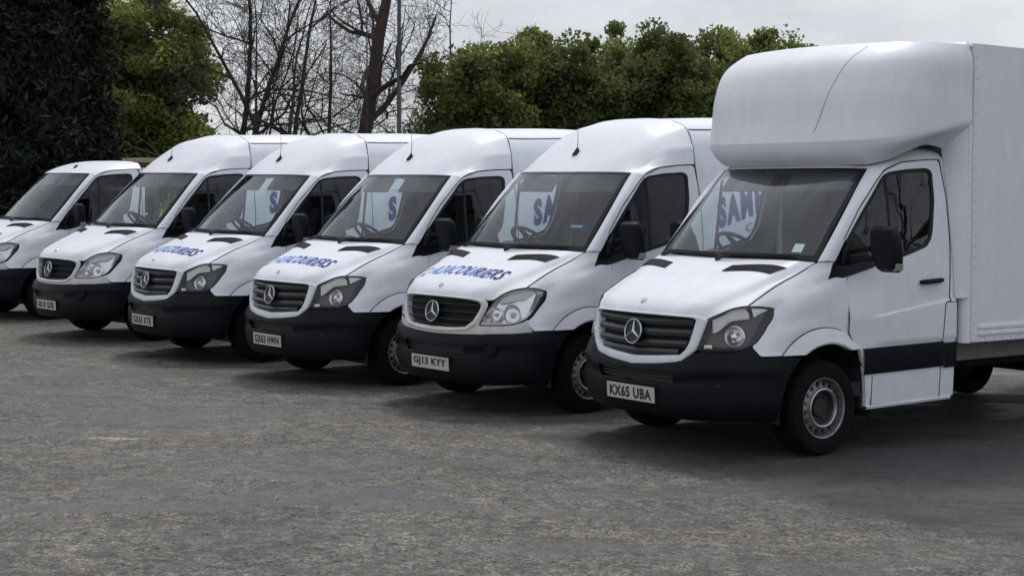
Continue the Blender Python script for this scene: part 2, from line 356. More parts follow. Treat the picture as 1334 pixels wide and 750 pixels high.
# ---- windscreen
def sym(r): return [(x, -y, z) for x, y, z in r[:0:-1]] + list(r)
wb = [(.192,0,1.386),(.172,.3,1.388),(.102,.6,1.388),(-.028,.838,1.380)]
wt = [(-.462,0,2.064),(-.478,.3,2.065),(-.552,.58,2.064),(-.656,.752,2.060)]
def wm(t, b): return [tuple(A(p) * (1 - t) + A(q) * t + A((.67, 0, .74)) * b * (1 - .6 * (abs(p[1]) / .84) ** 2)) for p, q in zip(wb, wt)]
WS = skin([sym(wb), sym(wm(.33, .028)), sym(wm(.66, .028)), sym(wt)], 49, 37)
nv, nu = WS.shape[:2]
ed = np.zeros((nv - 1, nu - 1), bool); ed[:2] = 1; ed[-1:] = 1; ed[:, :1] = 1; ed[:, -1:] = 1
CAB.append(Nd('windscreen', MB().grid(WS, mask=~ed).mesh('windscreen', GLASS), Nd('windscreen_border', MB().grid(WS, mask=ed, flange=.015).mesh('windscreen_border', GLOSSB))))
_b = MB().grid(WS); BVW = BVHTree.FromPolygons([Vector(v) for v in _b.v], _b.f)
def on_ws(u, v, off=.004):
    j = v * (nv - 1); i = u * (nu - 1); p = WS[min(int(round(j)), nv - 1), min(int(round(i)), nu - 1)]; return A(p) + A((.67, 0, .74)) * off
# ---- wipers
def wiper(y0, y1, z):
    m = MB(); P = [on_ws((y0 + (y1 - y0) * t + .84) / 1.68, z, .020) for t in np.linspace(0, 1, 9)]
    m.tube(P, [.006] + [.009] * 7 + [.005], 6); b = on_ws((y0 - .02 * np.sign(y1 - y0) + .84) / 1.68, -.0, .0) + A((.05, 0, -.012))
    m.tube([b, (b + P[3]) / 2 + A((.012, 0, .016)), P[3]], [.013, .010, .008], 6); return m
CAB.append(Nd('wiper', wiper(-.60, .0, .028).mesh('wiper', RUB))); CAB.append(Nd('wiper', wiper(.08, .70, .032).mesh('wiper', RUB)))
CAB.append(Nd('scuttle', MB().grid(np.stack([BON[:, -1] + A((-.004, 0, -.014)), BON[:, -1] + A((-.07, 0, .002))]), ref=A((0, 0, 0))).mesh('scuttle', PLAST)))
# ---- A pillar
def pillar():
    inn = [(-.032,.842,1.381),(-.20,.822,1.565),(-.42,.792,1.81),(-.58,.768,1.985),(-.662,.757,2.066)]
    out = [(-.160, float(Ys(-.16,1.378)), 1.379),(-.288,float(Ys(-.288,1.54)),1.555),(-.434,float(Ys(-.434,1.769)),1.772),(-.60,float(Ys(-.6,1.93)),1.935),(-.715,float(Ys(-.715,2.04)),2.040)]
    mid = [tuple((A(a) + A(b)) / 2 + A((.014, .012, .008))) for a, b in zip(inn, out)]
    return MB().grid(skin([inn, mid, out], 30, 9), flange=.025)
CAB += both('windscreen_pillar', pillar(), PAINT, ang=45)
# ---- roof caps
gut = [(-.718,.851,2.046),(-.80,.853,2.092),(-.91,.855,2.116),(-1.13,.857,2.136),(-1.36,.858,2.148)]
hr = [[(-.465,0,2.072),(-.673,0,2.235),(-.88,0,2.385),(-1.1,0,2.50),(-1.3,0,2.556),(-1.425,0,2.588)],
      [(-.482,.30,2.073),(-.69,.30,2.232),(-.89,.30,2.377),(-1.1,.30,2.492),(-1.3,.30,2.548),(-1.425,.30,2.581)],
      [(-.556,.58,2.072),(-.72,.57,2.21),(-.91,.555,2.345),(-1.1,.545,2.457),(-1.3,.54,2.513),(-1.425,.54,2.546)],
      [(-.61,.68,2.070),(-.765,.675,2.178),(-.93,.67,2.298),(-1.1,.672,2.393),(-1.28,.68,2.446),(-1.42,.69,2.482)],
      [(-.652,.748,2.067),(-.79,.755,2.132),(-.94,.768,2.222),(-1.09,.785,2.288),(-1.23,.797,2.316),(-1.385,.80,2.332)],
      [(-.655,.754,2.066),(-.792,.762,2.126),(-.942,.778,2.212),(-1.092,.796,2.275),(-1.232,.809,2.302),(-1.384,.812,2.317)],
      [(-.672,.785,2.060),(-.795,.80,2.112),(-.94,.815,2.172),(-1.10,.827,2.215),(-1.24,.833,2.232),(-1.375,.835,2.240)],
      gut]
HIGH.append(Nd('roof_cap', MB().grid(skin([[(x, -y, z) for x, y, z in r] for r in hr[4:0:-1]] + hr[:5], 34, 60), flange=.02).grid(skin(hr[4:], 34, 14), flange=.02).grid(skin([[(x, -y, z) for x, y, z in r] for r in hr[4:]], 34, 14), flange=.02).mesh('roof_cap', PAINT, ang=40)))
lr = [[(-.465,0,2.072),(-.58,0,2.135),(-.75,0,2.195),(-1.0,0,2.245),(-1.25,0,2.262),(-1.44,0,2.262)],
      [(-.482,.30,2.073),(-.60,.30,2.135),(-.77,.30,2.195),(-1.0,.30,2.242),(-1.25,.30,2.26),(-1.44,.30,2.26)],
      [(-.556,.58,2.072),(-.68,.575,2.130),(-.85,.57,2.184),(-1.05,.57,2.226),(-1.25,.57,2.243),(-1.44,.57,2.243)],
      [(-.652,.735,2.068),(-.76,.738,2.118),(-.90,.742,2.164),(-1.08,.75,2.197),(-1.25,.755,2.213),(-1.42,.755,2.215)],
      gut[:-1] + [(-1.40,.858,2.148)]]
LOW.append(Nd('roof_cap', MB().grid(skin([[(x, -y, z) for x, y, z in r] for r in lr[:0:-1]] + lr, 30, 56), flange=.02).mesh('low_roof_cap', PAINT, ang=40)))
_j = [tuple(A(r[-1]) + A((-.004, 0, 0))) for r in hr]
HIGH.append(Nd('roof_joint', MB().tube(spl([(x, -y, z) for x, y, z in _j[:0:-1]] + _j, 60), .004, 5).mesh('roof_joint', RUB)))
HIGH.append(Nd('antenna', MB().tube([(-.665,0,2.222),(-.70,0,2.275),(-.70,0,2.30)], [.030,.020,.006], 8).tube([(-.70,0,2.29),(-.705,0,2.40),(-.70,0,2.52)], [.004,.003,.002], 5).mesh('antenna', RUB)))
LOW.append(Nd('antenna', MB().tube([(-.62,.3,2.14),(-.66,.3,2.18),(-.68,.3,2.19)], [.022,.014,.006], 8).mesh('antenna_base', RUB)))
# ---- doors
win = [(-.066,1.233),(-.160,1.378),(-.298,1.545),(-.475,1.761),(-.672,1.980),(-.720,2.017),(-.780,2.036),(-.965,2.058),(-1.189,2.070),(-1.240,2.062),(-1.262,2.035),(-1.255,1.95),(-1.248,1.833),(-1.201,1.6),(-1.17,1.53),(-1.115,1.478),(-.893,1.419),(-.394,1.306)]
def wloop(n=64):
    P = A(win); P = np.vstack([P, P[:1]]); s = chord(P); t = np.linspace(0, s[-1], n + 1)[:-1]; return np.stack([np.interp(t, s, P[:, j]) for j in (0, 1)], 1)
def S3(p, off=0): return A((p[0], float(Ys(p[0], p[1])) + off, p[1]))
def door():
    m = MB()
    inner = [(-.285,1.527),(-.475,1.761),(-.672,1.980),(-.720,2.017),(-.780,2.036),(-.965,2.058),(-1.189,2.070),(-1.240,2.062),(-1.262,2.035),(-1.255,1.95),(-1.248,1.833),(-1.201,1.6),(-1.115,1.478)]
    outer = [(-.266,1.541),(-.442,1.769),(-.625,1.955),(-.675,2.000),(-.732,2.045),(-.915,2.106),(-1.13,2.126),(-1.28,2.134),(-1.355,2.137),(-1.375,2.02),(-1.388,1.849),(-1.392,1.62),(-1.388,1.478)]
    a, b = lin(inner, 70), None
    # resample the outer line at the same fractions of its control points
    si, so = chord(inner), chord(outer); t = np.linspace(0, si[-1], 70); frac = np.interp(t, si, so); b = np.stack([np.interp(frac, so, A(outer)[:, j]) for j in (0, 1)], 1)
    P = np.array([[S3(p * (1 - k) + q * k) for p, q in zip(a, b)] for k in np.linspace(0, 1, 5)]); m.grid(P, flange=.03)
    top = lin([(-1.388,1.478),(-1.115,1.478),(-.893,1.419),(-.394,1.306),(-.270,1.278)], 44)
    zf = [1.278,1.24,1.053,.888,.78,.749,.55,.33]; xf = [-.270,-.267,-.228,-.222,-.296,-.345,-.43,-.484]
    zr = [1.478,1.13,1.068,1.05,.946,.76,.33]; xr = [-1.388,-1.352,-1.345,-1.285,-1.272,-1.256,-1.252]
    fz_ = FE[::-1, 2]; fx_ = FE[::-1, 0]; zq = np.linspace(.79, 1.26, 25); zf = [1.278] + list(zq[::-1]) + [.749, .55, .33]; xf = [-.272] + [float(np.interp(z, fz_, fx_)) - .007 for z in zq[::-1]] + [-.345, -.43, -.484]
    rows = [[S3(p) for p in top]]
    for z in np.linspace(1.0, 0, 110)[1:]:
        zz0 = .33 + (top[:, 1] - .33) * z
        row = []
        for i, u in enumerate(np.linspace(0, 1, 44)):
            x1 = np.interp(zz0[-1], zf[::-1], xf[::-1]); x0 = np.interp(zz0[0], zr[::-1], xr[::-1])
            uu = (top[i, 0] - top[0, 0]) / (top[-1, 0] - top[0, 0])
            row.append(S3((x0 + (x1 - x0) * uu, zz0[i])))
        rows.append(row)
    m.grid(A(rows), flange=.03); return m
def handle():
    m = MB(); m.lathe([(.0, .004), (.052, .003), (.056, -.004)], (-1.13, float(Ys(-1.13, 1.235)) + .002, 1.235), (0, 1, 0), 24, 0)
    P = [(-1.005 - .26 * t, float(Ys(-1.0 - .26 * t, 1.215)) + .012 + .022 * math.sin(t * math.pi) ** .5, 1.213 + .012 * t) for t in np.linspace(0, 1, 10)]
    m.tube(P, [.014] + [.019] * 8 + [.014], 8, 1); return m
def wglass():
    lp = wloop(); return MB().disc(np.c_[lp, lp[:, 0] * 0], lambda p, t: S3(p, -.008), 4)
def wseal():
    lp = wloop(96); c = lp.mean(0); m = MB()
    nrm = np.roll(lp, -1, 0) - np.roll(lp, 1, 0); nrm /= np.linalg.norm(nrm, axis=1, keepdims=True); nrm = np.stack([-nrm[:, 1], nrm[:, 0]], 1)
    sgn = np.sign(((lp - c) * nrm).sum(1).mean())
    P = np.array([[S3(p - nn * sgn * w, o) for p, nn in zip(lp, nrm)] for w, o in ((-.004, -.006), (-.002, .003), (.024, .002), (.026, -.012))])
    m.grid(P, closed=True); m.tube([S3((-.728, 2.016), -.004), S3((-.728, 1.39), -.004)], .013, 6); return m
def dtrim():
    m = MB(); P = np.array([[S3((x, zb * (1 - k) + .45 * k), -.05) for x, zb in zip(np.linspace(-1.37, -.52, 12), np.interp(np.linspace(-1.37, -.52, 12), [-1.38, -1.115, -.893, -.394, -.25], [1.47, 1.465, 1.405, 1.29, 1.26]))] for k in np.linspace(0, 1, 6)])
    m.grid(P, ref=A((-.6, 3, 1))); return m
def sidewise(mb, mats, name):
    a = mb.mesh(name, *mats); b = mb.mirror().mesh(name, *mats); return {1: a, -1: b}
_h = sidewise(handle(), (PAINT, PLAST), 'door_handle'); _g = sidewise(wglass(), (GLASSD,), 'window'); _s = sidewise(wseal(), (RUB,), 'window_seal'); _t = sidewise(dtrim(), (INT,), 'door_trim')
CAB += both('door', door(), PAINT, ang=30, kids=lambda s: (Nd('handle', _h[s]), Nd('window', _g[s]), Nd('window_seal', _s[s]), Nd('inner_trim', _t[s])))
def dseal():
    m = MB(); up = [(-.262,1.535),(-.438,1.772),(-.621,1.958),(-.672,2.004),(-.728,2.049),(-.913,2.111),(-1.13,2.131),(-1.28,2.139),(-1.360,2.142),(-1.380,2.02),(-1.393,1.849),(-1.396,1.62),(-1.393,1.478),(-1.357,1.13),(-1.350,1.064)]
    m.tube([S3(p, .0005) for p in lin(up, 70)], .0045, 5)
    lo = [(-1.350,1.062),(-1.290,1.052),(-1.277,.946),(-1.260,.76),(-1.256,.335)]; m.tube([S3(p, .0005) for p in lin(lo, 30)], .004, 5)
    fr_ = [(float(x) - .0035, float(z)) for x, z in zip(FE[:, 0], FE[:, 2]) if .79 < z < 1.27]; m.tube([S3(p, .001) for p in lin(fr_, 24)], .004, 5)
    m.tube([S3(p, .0005) for p in lin([(-.480,.545),(-.481,.335)], 6)], .004, 5); return m
def bseal(): return MB().tube([A(p) + A((0, .002, .001)) for p in spl(cr[-1][5:], 40)], .004, 5)
CAB += both('door_seal', dseal(), RUB)
CAB += both('bonnet_seal', bseal(), RUB)
CAB += both('flare_shade_line', MB().tube([((.604 - .05 * t) * math.cos(a), .964, .338 + (.604 - .05 * t) * math.sin(a)) for t, a in [(k / 23, math.asin(.40 / .604) + (math.pi - math.asin(.40 / .604) - math.asin(.409 / .554)) * k / 23) for k in range(24)]], .004, 5), RUB)  # dark bead standing in for the shade in the groove round the flare
def sail():
    lp = lin([(-.052,1.228),(-.16,1.383),(-.300,1.553),(-.36,1.60),(-.44,1.52),(-.54,1.336),(-.30,1.276),(-.052,1.228)], 40)[:-1]
    m = MB().disc(np.c_[lp, lp[:, 0]*0], lambda p, t: S3(p, .006), 3)
    P = np.array([[S3(p, o) for p in lp] for o in (.006, -.03)]); m.grid(P, closed=True, ref=A((-.25, .9, 1.38))); return m
CAB += both('pillar_trim', MB().grid(np.array([[S3((x, z), -.035) for x in (-1.10 - .16 * min(1, max(0, (z - 1.45) * 4)), -1.30, -1.43)] for z in np.linspace(2.10, 1.3, 12)]), ref=A((-1.2, 3, 1.7))), INT)
CAB += both('mirror_sail_panel', sail(), GLOSSB)
# ---- mirrors
def mirror(dy):
    m = MB(); rows = []
    for t in np.linspace(0, 1, 15):
        z = 1.312 + .328 * t; e = max(0, 1 - abs(2 * t - 1) ** 14) ** .5
        y0 = (1.05 - .055 * sm(t / .5)) + dy; y1 = 1.220 + .015 * math.sin(t * 3.1) - .035 * t ** 4 + dy; cx = -.355 + .02 * t
        e = max(e, .25); yc, hw = (y0 + y1) / 2, (y1 - y0) / 2 * (.82 + .18 * e); hd = .066 * e
        ang = np.linspace(0, 2 * math.pi, 25)[:-1]
        row = [(cx + (hd * (1.1 if math.cos(a) > 0 else .55)) * np.sign(math.cos(a)) * abs(math.cos(a)) ** .45, yc + hw * np.sign(math.sin(a)) * abs(math.sin(a)) ** .38, z) for a in ang]
        rows.append(row)
    P = A(rows); m.grid(P, closed=True, ref=P.mean((0, 1)))
    n = 24; 
    for j, fl in ((0, True), (14, False)):
        o = len(m.v); m.v += [tuple(p) for p in P[j].tolist()]; q = tuple(range(o, o + n)); m.f.append(q if fl else q[::-1]); m.m.append(0)
    for z in (1.40, 1.475):
        m.tube([(-.27, .90, z - .02), (-.30, .99 + dy * .4, z), (-.35, 1.05 + dy, z + .01)], [.030, .020, .024], 8)
    m.tube([(-.22, .91, 1.36), (-.25, .925, 1.45), (-.29, .92, 1.52)], [.02, .035, .02], 8)
    return m
def mirror_ind(dy):
    return MB().box(-.385, -.296, 1.172 + dy, 1.229 + dy, 1.322, 1.392, bev=.02)
def mirror_gl(dy):
    lp = A([(0, 1.06 + dy, 1.36), (0, 1.19 + dy, 1.35), (0, 1.205 + dy, 1.60), (0, 1.04 + dy, 1.61)]); lp = lin(np.vstack([lp, lp[:1]]), 17)[:-1]
    return MB().disc(lp, lambda p, t: A((-.392, p[1], p[2])), 2, ref=A((0, 1.1, 1.4)))
def folded(mb, dy):
    """the driver's mirror, folded back against the door"""
    q = mb.mirror(); hx, hy = -.31, -1.0 - dy * .5; a = R(72); c_, s_ = math.cos(a), math.sin(a)
    q.v = [(hx + (x - hx) * c_ + (y - hy) * s_, hy - (x - hx) * s_ + (y - hy) * c_, z) if y < -.975 else (x, y, z) for x, y, z in q.v]; return q
def mirror_nodes(dy):
    sidewise = lambda mb, mats, name: {1: mb.mesh(name, *mats), -1: folded(mb, dy).mesh(name, *mats)}
    i = sidewise(mirror_ind(dy), (MIRL,), 'indicator'); g = sidewise(mirror_gl(dy), (CHROME,), 'mirror_glass')
    w = sidewise(mirror(dy), (PLAST,), 'wing_mirror')
    return [Nd('wing_mirror', w[k], Nd('indicator', i[k]), Nd('mirror_glass', g[k])) for k in (1, -1)]
MIRN = mirror_nodes(0); MIRW = mirror_nodes(.105)
# ---- lower side: rub strip, sill, sill corner
def strip(x0, x1):
    m = MB(); xs = np.linspace(x0, x1, 24); pr = [(.552, -.004), (.556, .012), (.60, .018), (.70, .018), (.740, .013), (.748, -.004)]
    P = np.array([[(x - (.0 if z > .6 else .035 * (1 - (x - x1) / (x0 - x1)) ** 0 * 0) , float(Ys(x, z)) + o, z + .016 * (x0 - x) / 1.06) for x in xs] for z, o in pr]); m.grid(P); return m
CAB += both('rub_strip', strip(-.372, -1.278), PLAST)
CAB += both('sill_corner', MB().grid(np.array([[S3((x, z)) for x in np.linspace(-.478, xe, 5)] for z, xe in ((.75, -.34), (.65, -.375), (.55, -.40), (.42, -.418), (.318, -.424))]), flange=.03), PAINT)
CAB += both('sill', MB().grid(np.array([[(x, y, z + .012 * (-.42 - x)) for x in np.linspace(-.424, -1.385, 12)] for y, z in ((.955, .325), (.972, .318), (.965, .300), (.90, .292))]), ref=A((-.9, 0, .8))), PAINT)
CAB += both('step_well', MB().box(-1.38, -.50, .70, .945, .30, .47), DARK)
# ---- B pillar / door-shut return (lower)
def bpost(x1):
    m = MB(); zr = [.33, .76, .946, 1.05]; xr = [-1.258, -1.262, -1.278, -1.291]
    m.grid(np.array([[S3((np.interp(z, zr, xr) * (1 - k) + x1 * k, z)) for k in np.linspace(0, 1, 4)] for z in np.linspace(1.05, .335, 40)]), flange=.02)
    return m
LOW += both('rear_post', bpost(-1.42), PAINT)
LOW += both('rear_post_strip', strip(-1.284, -1.424), PLAST)
LOW += both('rear_post', MB().grid(np.array([[S3((np.interp(z, [1.06, 1.13, 1.478, 2.14], [-1.352, -1.359, -1.395, -1.38]) * (1 - k) + -1.425 * k, z)) for k in (0, .5, 1)] for z in np.linspace(2.14, 1.06, 30)]), flange=.02), PAINT)
LOW.append(Nd('cab_back_wall', MB().box(-1.45, -1.425, -.90, .90, .45, 2.16).mesh('cab_back_wall', PAINT)))
# ---- cargo body for the panel vans
XE = -5.25
def cargo():
    m = MB(); sec = [(0, 2.590), (.15, 2.589), (.30, 2.582), (.45, 2.566), (.54, 2.547), (.62, 2.52), (.69, 2.483), (.70, 2.472), (.708, 2.464), (.745, 2.43), (.775, 2.38), (.80, 2.334), (.803, 2.322), (.822, 2.27)]
    side = [(None, z) for z in np.r_[np.linspace(2.148, 1.07, 44), 1.055, np.linspace(1.04, .33, 34)]]
    pts = sec + side; xr = [(2.48, -1.432), (2.33, -1.396), (2.15, -1.384), (2.14, -1.386), (1.849, -1.396), (1.478, -1.398), (1.13, -1.362), (1.068, -1.355), (1.055, -1.295), (.946, -1.282), (.76, -1.264), (.33, -1.26)][::-1]
    xs0 = np.r_[np.linspace(0, .12, 4), np.linspace(.2, 3.9, 38)] / 3.9
    rows = []
    for y, z in pts:
        x0 = np.interp(z, [a for a, b in xr], [b for a, b in xr]); row = []
        for k in xs0:
            x = x0 + (XE - x0) * k; yy = y if y is not None else float(Ys(x, z)) + .010 * 0
            zz = z + (.035 * sm((-1.4 - x) / 1.2) if z > 2.4 else 0)
            row.append((x, yy, zz))
        rows.append(row)
    P = A(rows); Q = P.copy(); Q[:, :, 1] *= -1
    F = np.concatenate([Q[:0:-1], P]); mask = np.ones((F.shape[0]-1, F.shape[1]-1), bool)
    for j in range(mask.shape[0]):
        for i in range(mask.shape[1]):
            c = (F[j, i] + F[j+1, i+1]) / 2
            if math.hypot(c[0] + 3.665, c[2] - .338) < .45: mask[j, i] = False
    m.grid(F, mask=mask, flange=.02)
    b = F[:, -1]; m.add([tuple(p) for p in b] , [tuple(range(len(b)))])      # rear end
    return m
HIGH.append(Nd('cargo_body', cargo().mesh('cargo_body', PAINT, ang=28)))
HIGH += both('cargo_rub_strip', strip(-1.272, -3.15), PLAST)
HIGH += both('side_moulding', MB().grid(np.array([[(x, float(Ys(x, z)) + o, z) for x in np.linspace(-1.62, -4.9, 20)] for z, o in ((1.945, .0), (1.94, .008), (1.925, .008), (1.92, 0))])), PAINT)
def seam(): # slot between side panel and roof
    return MB().tube([(x, .708, 2.468 + .035 * float(sm((-1.4 - x) / 1.2))) for x in np.linspace(-1.44, -5.2, 30)], .005, 5)
HIGH += both('roof_seam', seam(), RUB)
# ---- cab interior
def dash():
    pr = [(.12, 1.345), (-.05, 1.345), (-.22, 1.335), (-.33, 1.29), (-.38, 1.18), (-.36, .95), (-.30, .75)]
    m = MB(); ys = np.linspace(-.83, .83, 23)
    def hump(y): return .10 * math.exp(-((y + .42) / .22) ** 2)
    P = np.array([[(x + .08 * (abs(y) / .83) ** 2 * (-1 if x > 0 else 0) - (.05 * math.exp(-((y) / .16) ** 2) if x < -.25 else 0), y * (.92 if x > 0 else 1), z + (hump(y) if -.36 < x < -.1 else 0)) for y in ys] for x, z in pr]); m.grid(P, ref=A((.2, 0, .6))); return m
CAB.append(Nd('dashboard', dash().mesh('dashboard', INT)))
def wheel_steer():
    m = MB(); c = A((-.50, -.42, 1.425)); ax = A((-.62, 0, .78)); ax /= np.linalg.norm(ax); e1 = A((0, 1, 0)); e2 = np.cross(ax, e1)
    ring = [c + .205 * (math.cos(a) * e1 + math.sin(a) * e2) for a in np.linspace(0, 2 * math.pi, 33)]; m.tube(ring, .017, 8, cap=False)
    m.lathe([(0, .02), (.07, .015), (.085, -.02), (.05, -.05)], c, ax, 16)
    for a in (R(15), R(165), R(270)): m.tube([c, c + .2 * (math.cos(a) * e1 + math.sin(a) * e2)], [.03, .014], 6)
    m.tube([c - ax * .03, c - ax * .35], .045, 8); return m
CAB.append(Nd('steering_wheel', wheel_steer().mesh('steering_wheel', INT)))
def seat(y0, y1):
    m = MB(); m.box(-1.20, -.68, y0, y1, .78, 1.02, bev=.05)
    for k in range(6):
        t = k / 5; m.box(-1.20 - .17 * t - .12, -1.20 - .17 * t + .02, y0 + .01, y1 - .01, 1.00 + .11 * k, 1.00 + .11 * k + .13, bev=.03)
    n = 1 if y1 - y0 < .6 else 2; w = (y1 - y0) / n
    for k in range(n):
        yc = y0 + w * (k + .5); m.tube([(-1.34, yc, 1.62), (-1.35, yc, 1.72)], .03, 6); m.box(-1.40, -1.30, yc - .13, yc + .13, 1.70, 1.89, bev=.035)
    return m
CAB.append(Nd('seat', seat(-.68, -.18).mesh('driver_seat', SEAT))); CAB.append(Nd('seat', seat(-.10, .72).mesh('passenger_seat', SEAT)))
HIGH.append(Nd('bulkhead', MB().box(-1.47, -1.45, -.80, .80, .45, 2.10).box(-1.47, -1.45, -.89, .89, .45, 1.70).mesh('bulkhead', INT)))
LOW.append(Nd('bulkhead', MB().box(-1.42, -1.405, -.82, .82, .5, 2.1).mesh('bulkhead_low', INT)))
CAB.append(Nd('headliner', MB().grid(np.array([[(x - .13 * (y / .8) ** 2 if x > -.6 else x, y * w, z) for y in np.linspace(-.80, .80, 13)] for x, z, w in ((-.50, 2.035, .93), (-.75, 2.05, 1.02), (-1.1, 2.06, 1.02), (-1.48, 2.06, 1.02))]), ref=A((-.8, 0, 5))).mesh('headliner', INTM)))
def visor(s):
    m = MB(); n = A((-.62, 0, -.70)); P = []
    for v in (0, 1):
        P.append([A((-.575 - .10 * (abs(y) / .8) ** 2 + .105 * v, y, 2.02 - .135 * v)) for y in (np.linspace(.10, .66, 8) if s > 0 else np.linspace(-.66, -.10, 8))])
    m.grid(A(P), ref=A((-2, 0, 2))); m.grid(A(P) + A((.012, 0, .012)), ref=A((-2, 0, 2)))
    return m
CAB += [Nd('sun_visor', visor(1).mesh('sun_visor', INTM)), Nd('sun_visor', visor(-1).mesh('sun_visor', INTM))]
CAB.append(Nd('cab_floor', MB().box(-1.46, -.25, -.93, .93, .40, .50).box(-.45, -.40, -.93, .93, .3, 1.0).mesh('cab_floor', INT)))
CAB.append(Nd('engine_bay', MB().box(-.42, .74, -.52, .52, .30, .95).box(.25, .80, -.40, .40, .3, .92).mesh('engine_bay', DARK)))
HIGH.append(Nd('chassis', MB().box(-5.1, -.5, -.62, .62, .34, .48).box(-5.2, -1.3, -.95, .95, .46, .50).mesh('chassis', DARK)))
HIGH.append(Nd('rear_axle', MB().tube([(-3.665, -.8, .338), (-3.665, .8, .338)], .06, 10).tube([(-3.665, -.13, .338), (-3.665, .13, .338)], .16, 10).mesh('rear_axle', DARK)))
CAB.append(Nd('front_axle', MB().box(-.25, .25, -.72, .72, .20, .36).tube([(0, -.8, .338), (0, .8, .338)], .04, 8).mesh('front_axle', DARK)))
# ---- wheels
def tyre():
    m = MB(); prof = [(.212, .0), (.222, .012), (.24, .016), (.285, .020), (.318, .012), (.334, -.006), (.340, -.028), (.341, -.10), (.341, -.19), (.334, -.212), (.31, -.228), (.24, -.23), (.205, -.20)]
    m.lathe(prof, (0, 0, 0), (0, 1, 0), 56)
    return m
def rim():
    m = MB(); m.lathe([(.222, .006), (.216, .010), (.207, .004), (.203, -.02), (.200, -.05)], (0, 0, 0), (0, 1, 0), 56)     # lip and barrel
    n = 16; r0, r1 = .146, .200                                                                       # perforated band
    def yb(r): return -.05 + (.200 - r) / .054 * .040
    for k in range(n):
        a0 = 2 * math.pi * k / n; da = 2 * math.pi / n; rc = .174; ac = a0 + da / 2
        outer = [(r0, a0), (r0, a0 + da / 2), (r0, a0 + da), (rc, a0 + da), (r1, a0 + da), (r1, a0 + da / 2), (r1, a0), (rc, a0)]
        ov = [(r * math.cos(a), yb(r), r * math.sin(a)) for r, a in outer]; iv = []; dv = []
        for r, a in outer:
            px, pz = r * math.cos(a) - rc * math.cos(ac), r * math.sin(a) - rc * math.sin(ac); l = math.hypot(px, pz); h = .0185
            x, z = rc * math.cos(ac) + px / l * h, rc * math.sin(ac) + pz / l * h; iv.append((x, yb(rc), z)); dv.append((x, yb(rc) - .02, z))
        m.add(ov + iv + dv, [(j, 8 + j, 8 + (j + 1) % 8, (j + 1) % 8) for j in range(8)] + [(8 + j, 16 + j, 16 + (j + 1) % 8, 8 + (j + 1) % 8) for j in range(8)])
    m.lathe([(.200, -.10), (.10, -.10)], (0, 0, 0), (0, 1, 0), 40, 2)                                # darkness behind the holes
    m.lathe([(.146, -.010), (.141, .004), (.134, .008), (.126, .004), (.121, -.012)], (0, 0, 0), (0, 1, 0), 48, 1)   # bright raised ring
    m.lathe([(.121, -.012), (.112, -.045), (.07, -.05), (.066, -.03), (.045, -.026), (.0, -.024)], (0, 0, 0), (0, 1, 0), 40, 2)
    for k in range(6):
        a = 2 * math.pi * k / 6; m.lathe([(0, .012), (.011, .010), (.012, -.01)], (.09 * math.cos(a), -.045, .09 * math.sin(a)), (0, 1, 0), 8, 2)
    return m
_ty, _ri = tyre(), rim()
TY = {s: (_ty if s > 0 else _ty.mirror()).mesh('tyre', TYRE) for s in (1, -1)}; RI = {s: (_ri if s > 0 else _ri.mirror()).mesh('rim', STEEL, STEELB, HUB, ang=40) for s in (1, -1)}
def add_wheels(root, axles):
    for x in axles:
        for s in (1, -1):
            t = bpy.data.objects.new('wheel', RI[s]); COL.objects.link(t); t.parent = root; t.location = (x, s * .937, .339); t.rotation_euler = (0, random.uniform(0, 6), 0)
            u = bpy.data.objects.new('tyre', TY[s]); COL.objects.link(u); u.parent = t
# ------------------------------------------------------------------ the two faces
def emblem():
    m = MB(); c = FS(0, .862, .022); n = A((.985, 0, .17)); up = np.cross(n, (0, 1, 0)); up = A((-.17, 0, .985)); e = A((0, 1, 0))
    ring = [c + 0.087 * (math.cos(a) * e + math.sin(a) * up) for a in np.linspace(0, 2 * math.pi, 41)]; m.tube(ring, .0068, 8, cap=False)
    for k in range(3):
        a = R(90 + 120 * k); d = math.cos(a) * e + math.sin(a) * up; q = -math.sin(a) * e + math.cos(a) * up
        tip = c + .086 * d; l = c + .013 * (math.cos(a + R(60)) * e + math.sin(a + R(60)) * up); r = c + .013 * (math.cos(a - R(60)) * e + math.sin(a - R(60)) * up)
        m.add([c + n * .014, l, tip + n * .003 + q * .003, tip + n * .003 - q * .003, r], [(0, 2, 1), (0, 3, 2), (0, 4, 3)])
    m2 = MB().lathe([(0, -.004), (.083, -.004), (.085, -.02)], c, n, 32)
    return m, m2
_e, _eb = emblem()
EMB = lambda: Nd('emblem', _e.mesh('emblem', SILV), Nd('emblem_backing', _eb.mesh('emblem_backing', GLOSSB)))
def half_to_loop(h, n):
    """half outline in (y, z) from top centre to bottom centre -> closed loop"""
    P = A(h); L_ = np.vstack([P, [(-y, z) for y, z in h[-2:0:-1]], P[:1]]); return lin(L_, n + 1)[:-1]
def ring_face(inner, outer, offs, n=120):
    """ring between two half outlines with matched points"""
    rows = []
    for t, o in offs:
        h = [tuple(A(a) * (1 - t) + A(b) * t) for a, b in zip(inner, outer)]
        full_ = h + [(-y, z) for y, z in h[-2:0:-1]] + h[:1]
        base = inner + [(-y, z) for y, z in inner[-2:0:-1]] + inner[:1]
        s = chord(base); tt = np.linspace(0, s[-1], n + 1)[:-1]; q = np.stack([np.interp(tt, s, A(full_)[:, j]) for j in (0, 1)], 1)
        rows.append([FS(y, z, o) for y, z in q])
    return MB().grid(A(rows), closed=True, ref=A((.3, 0, .85)))
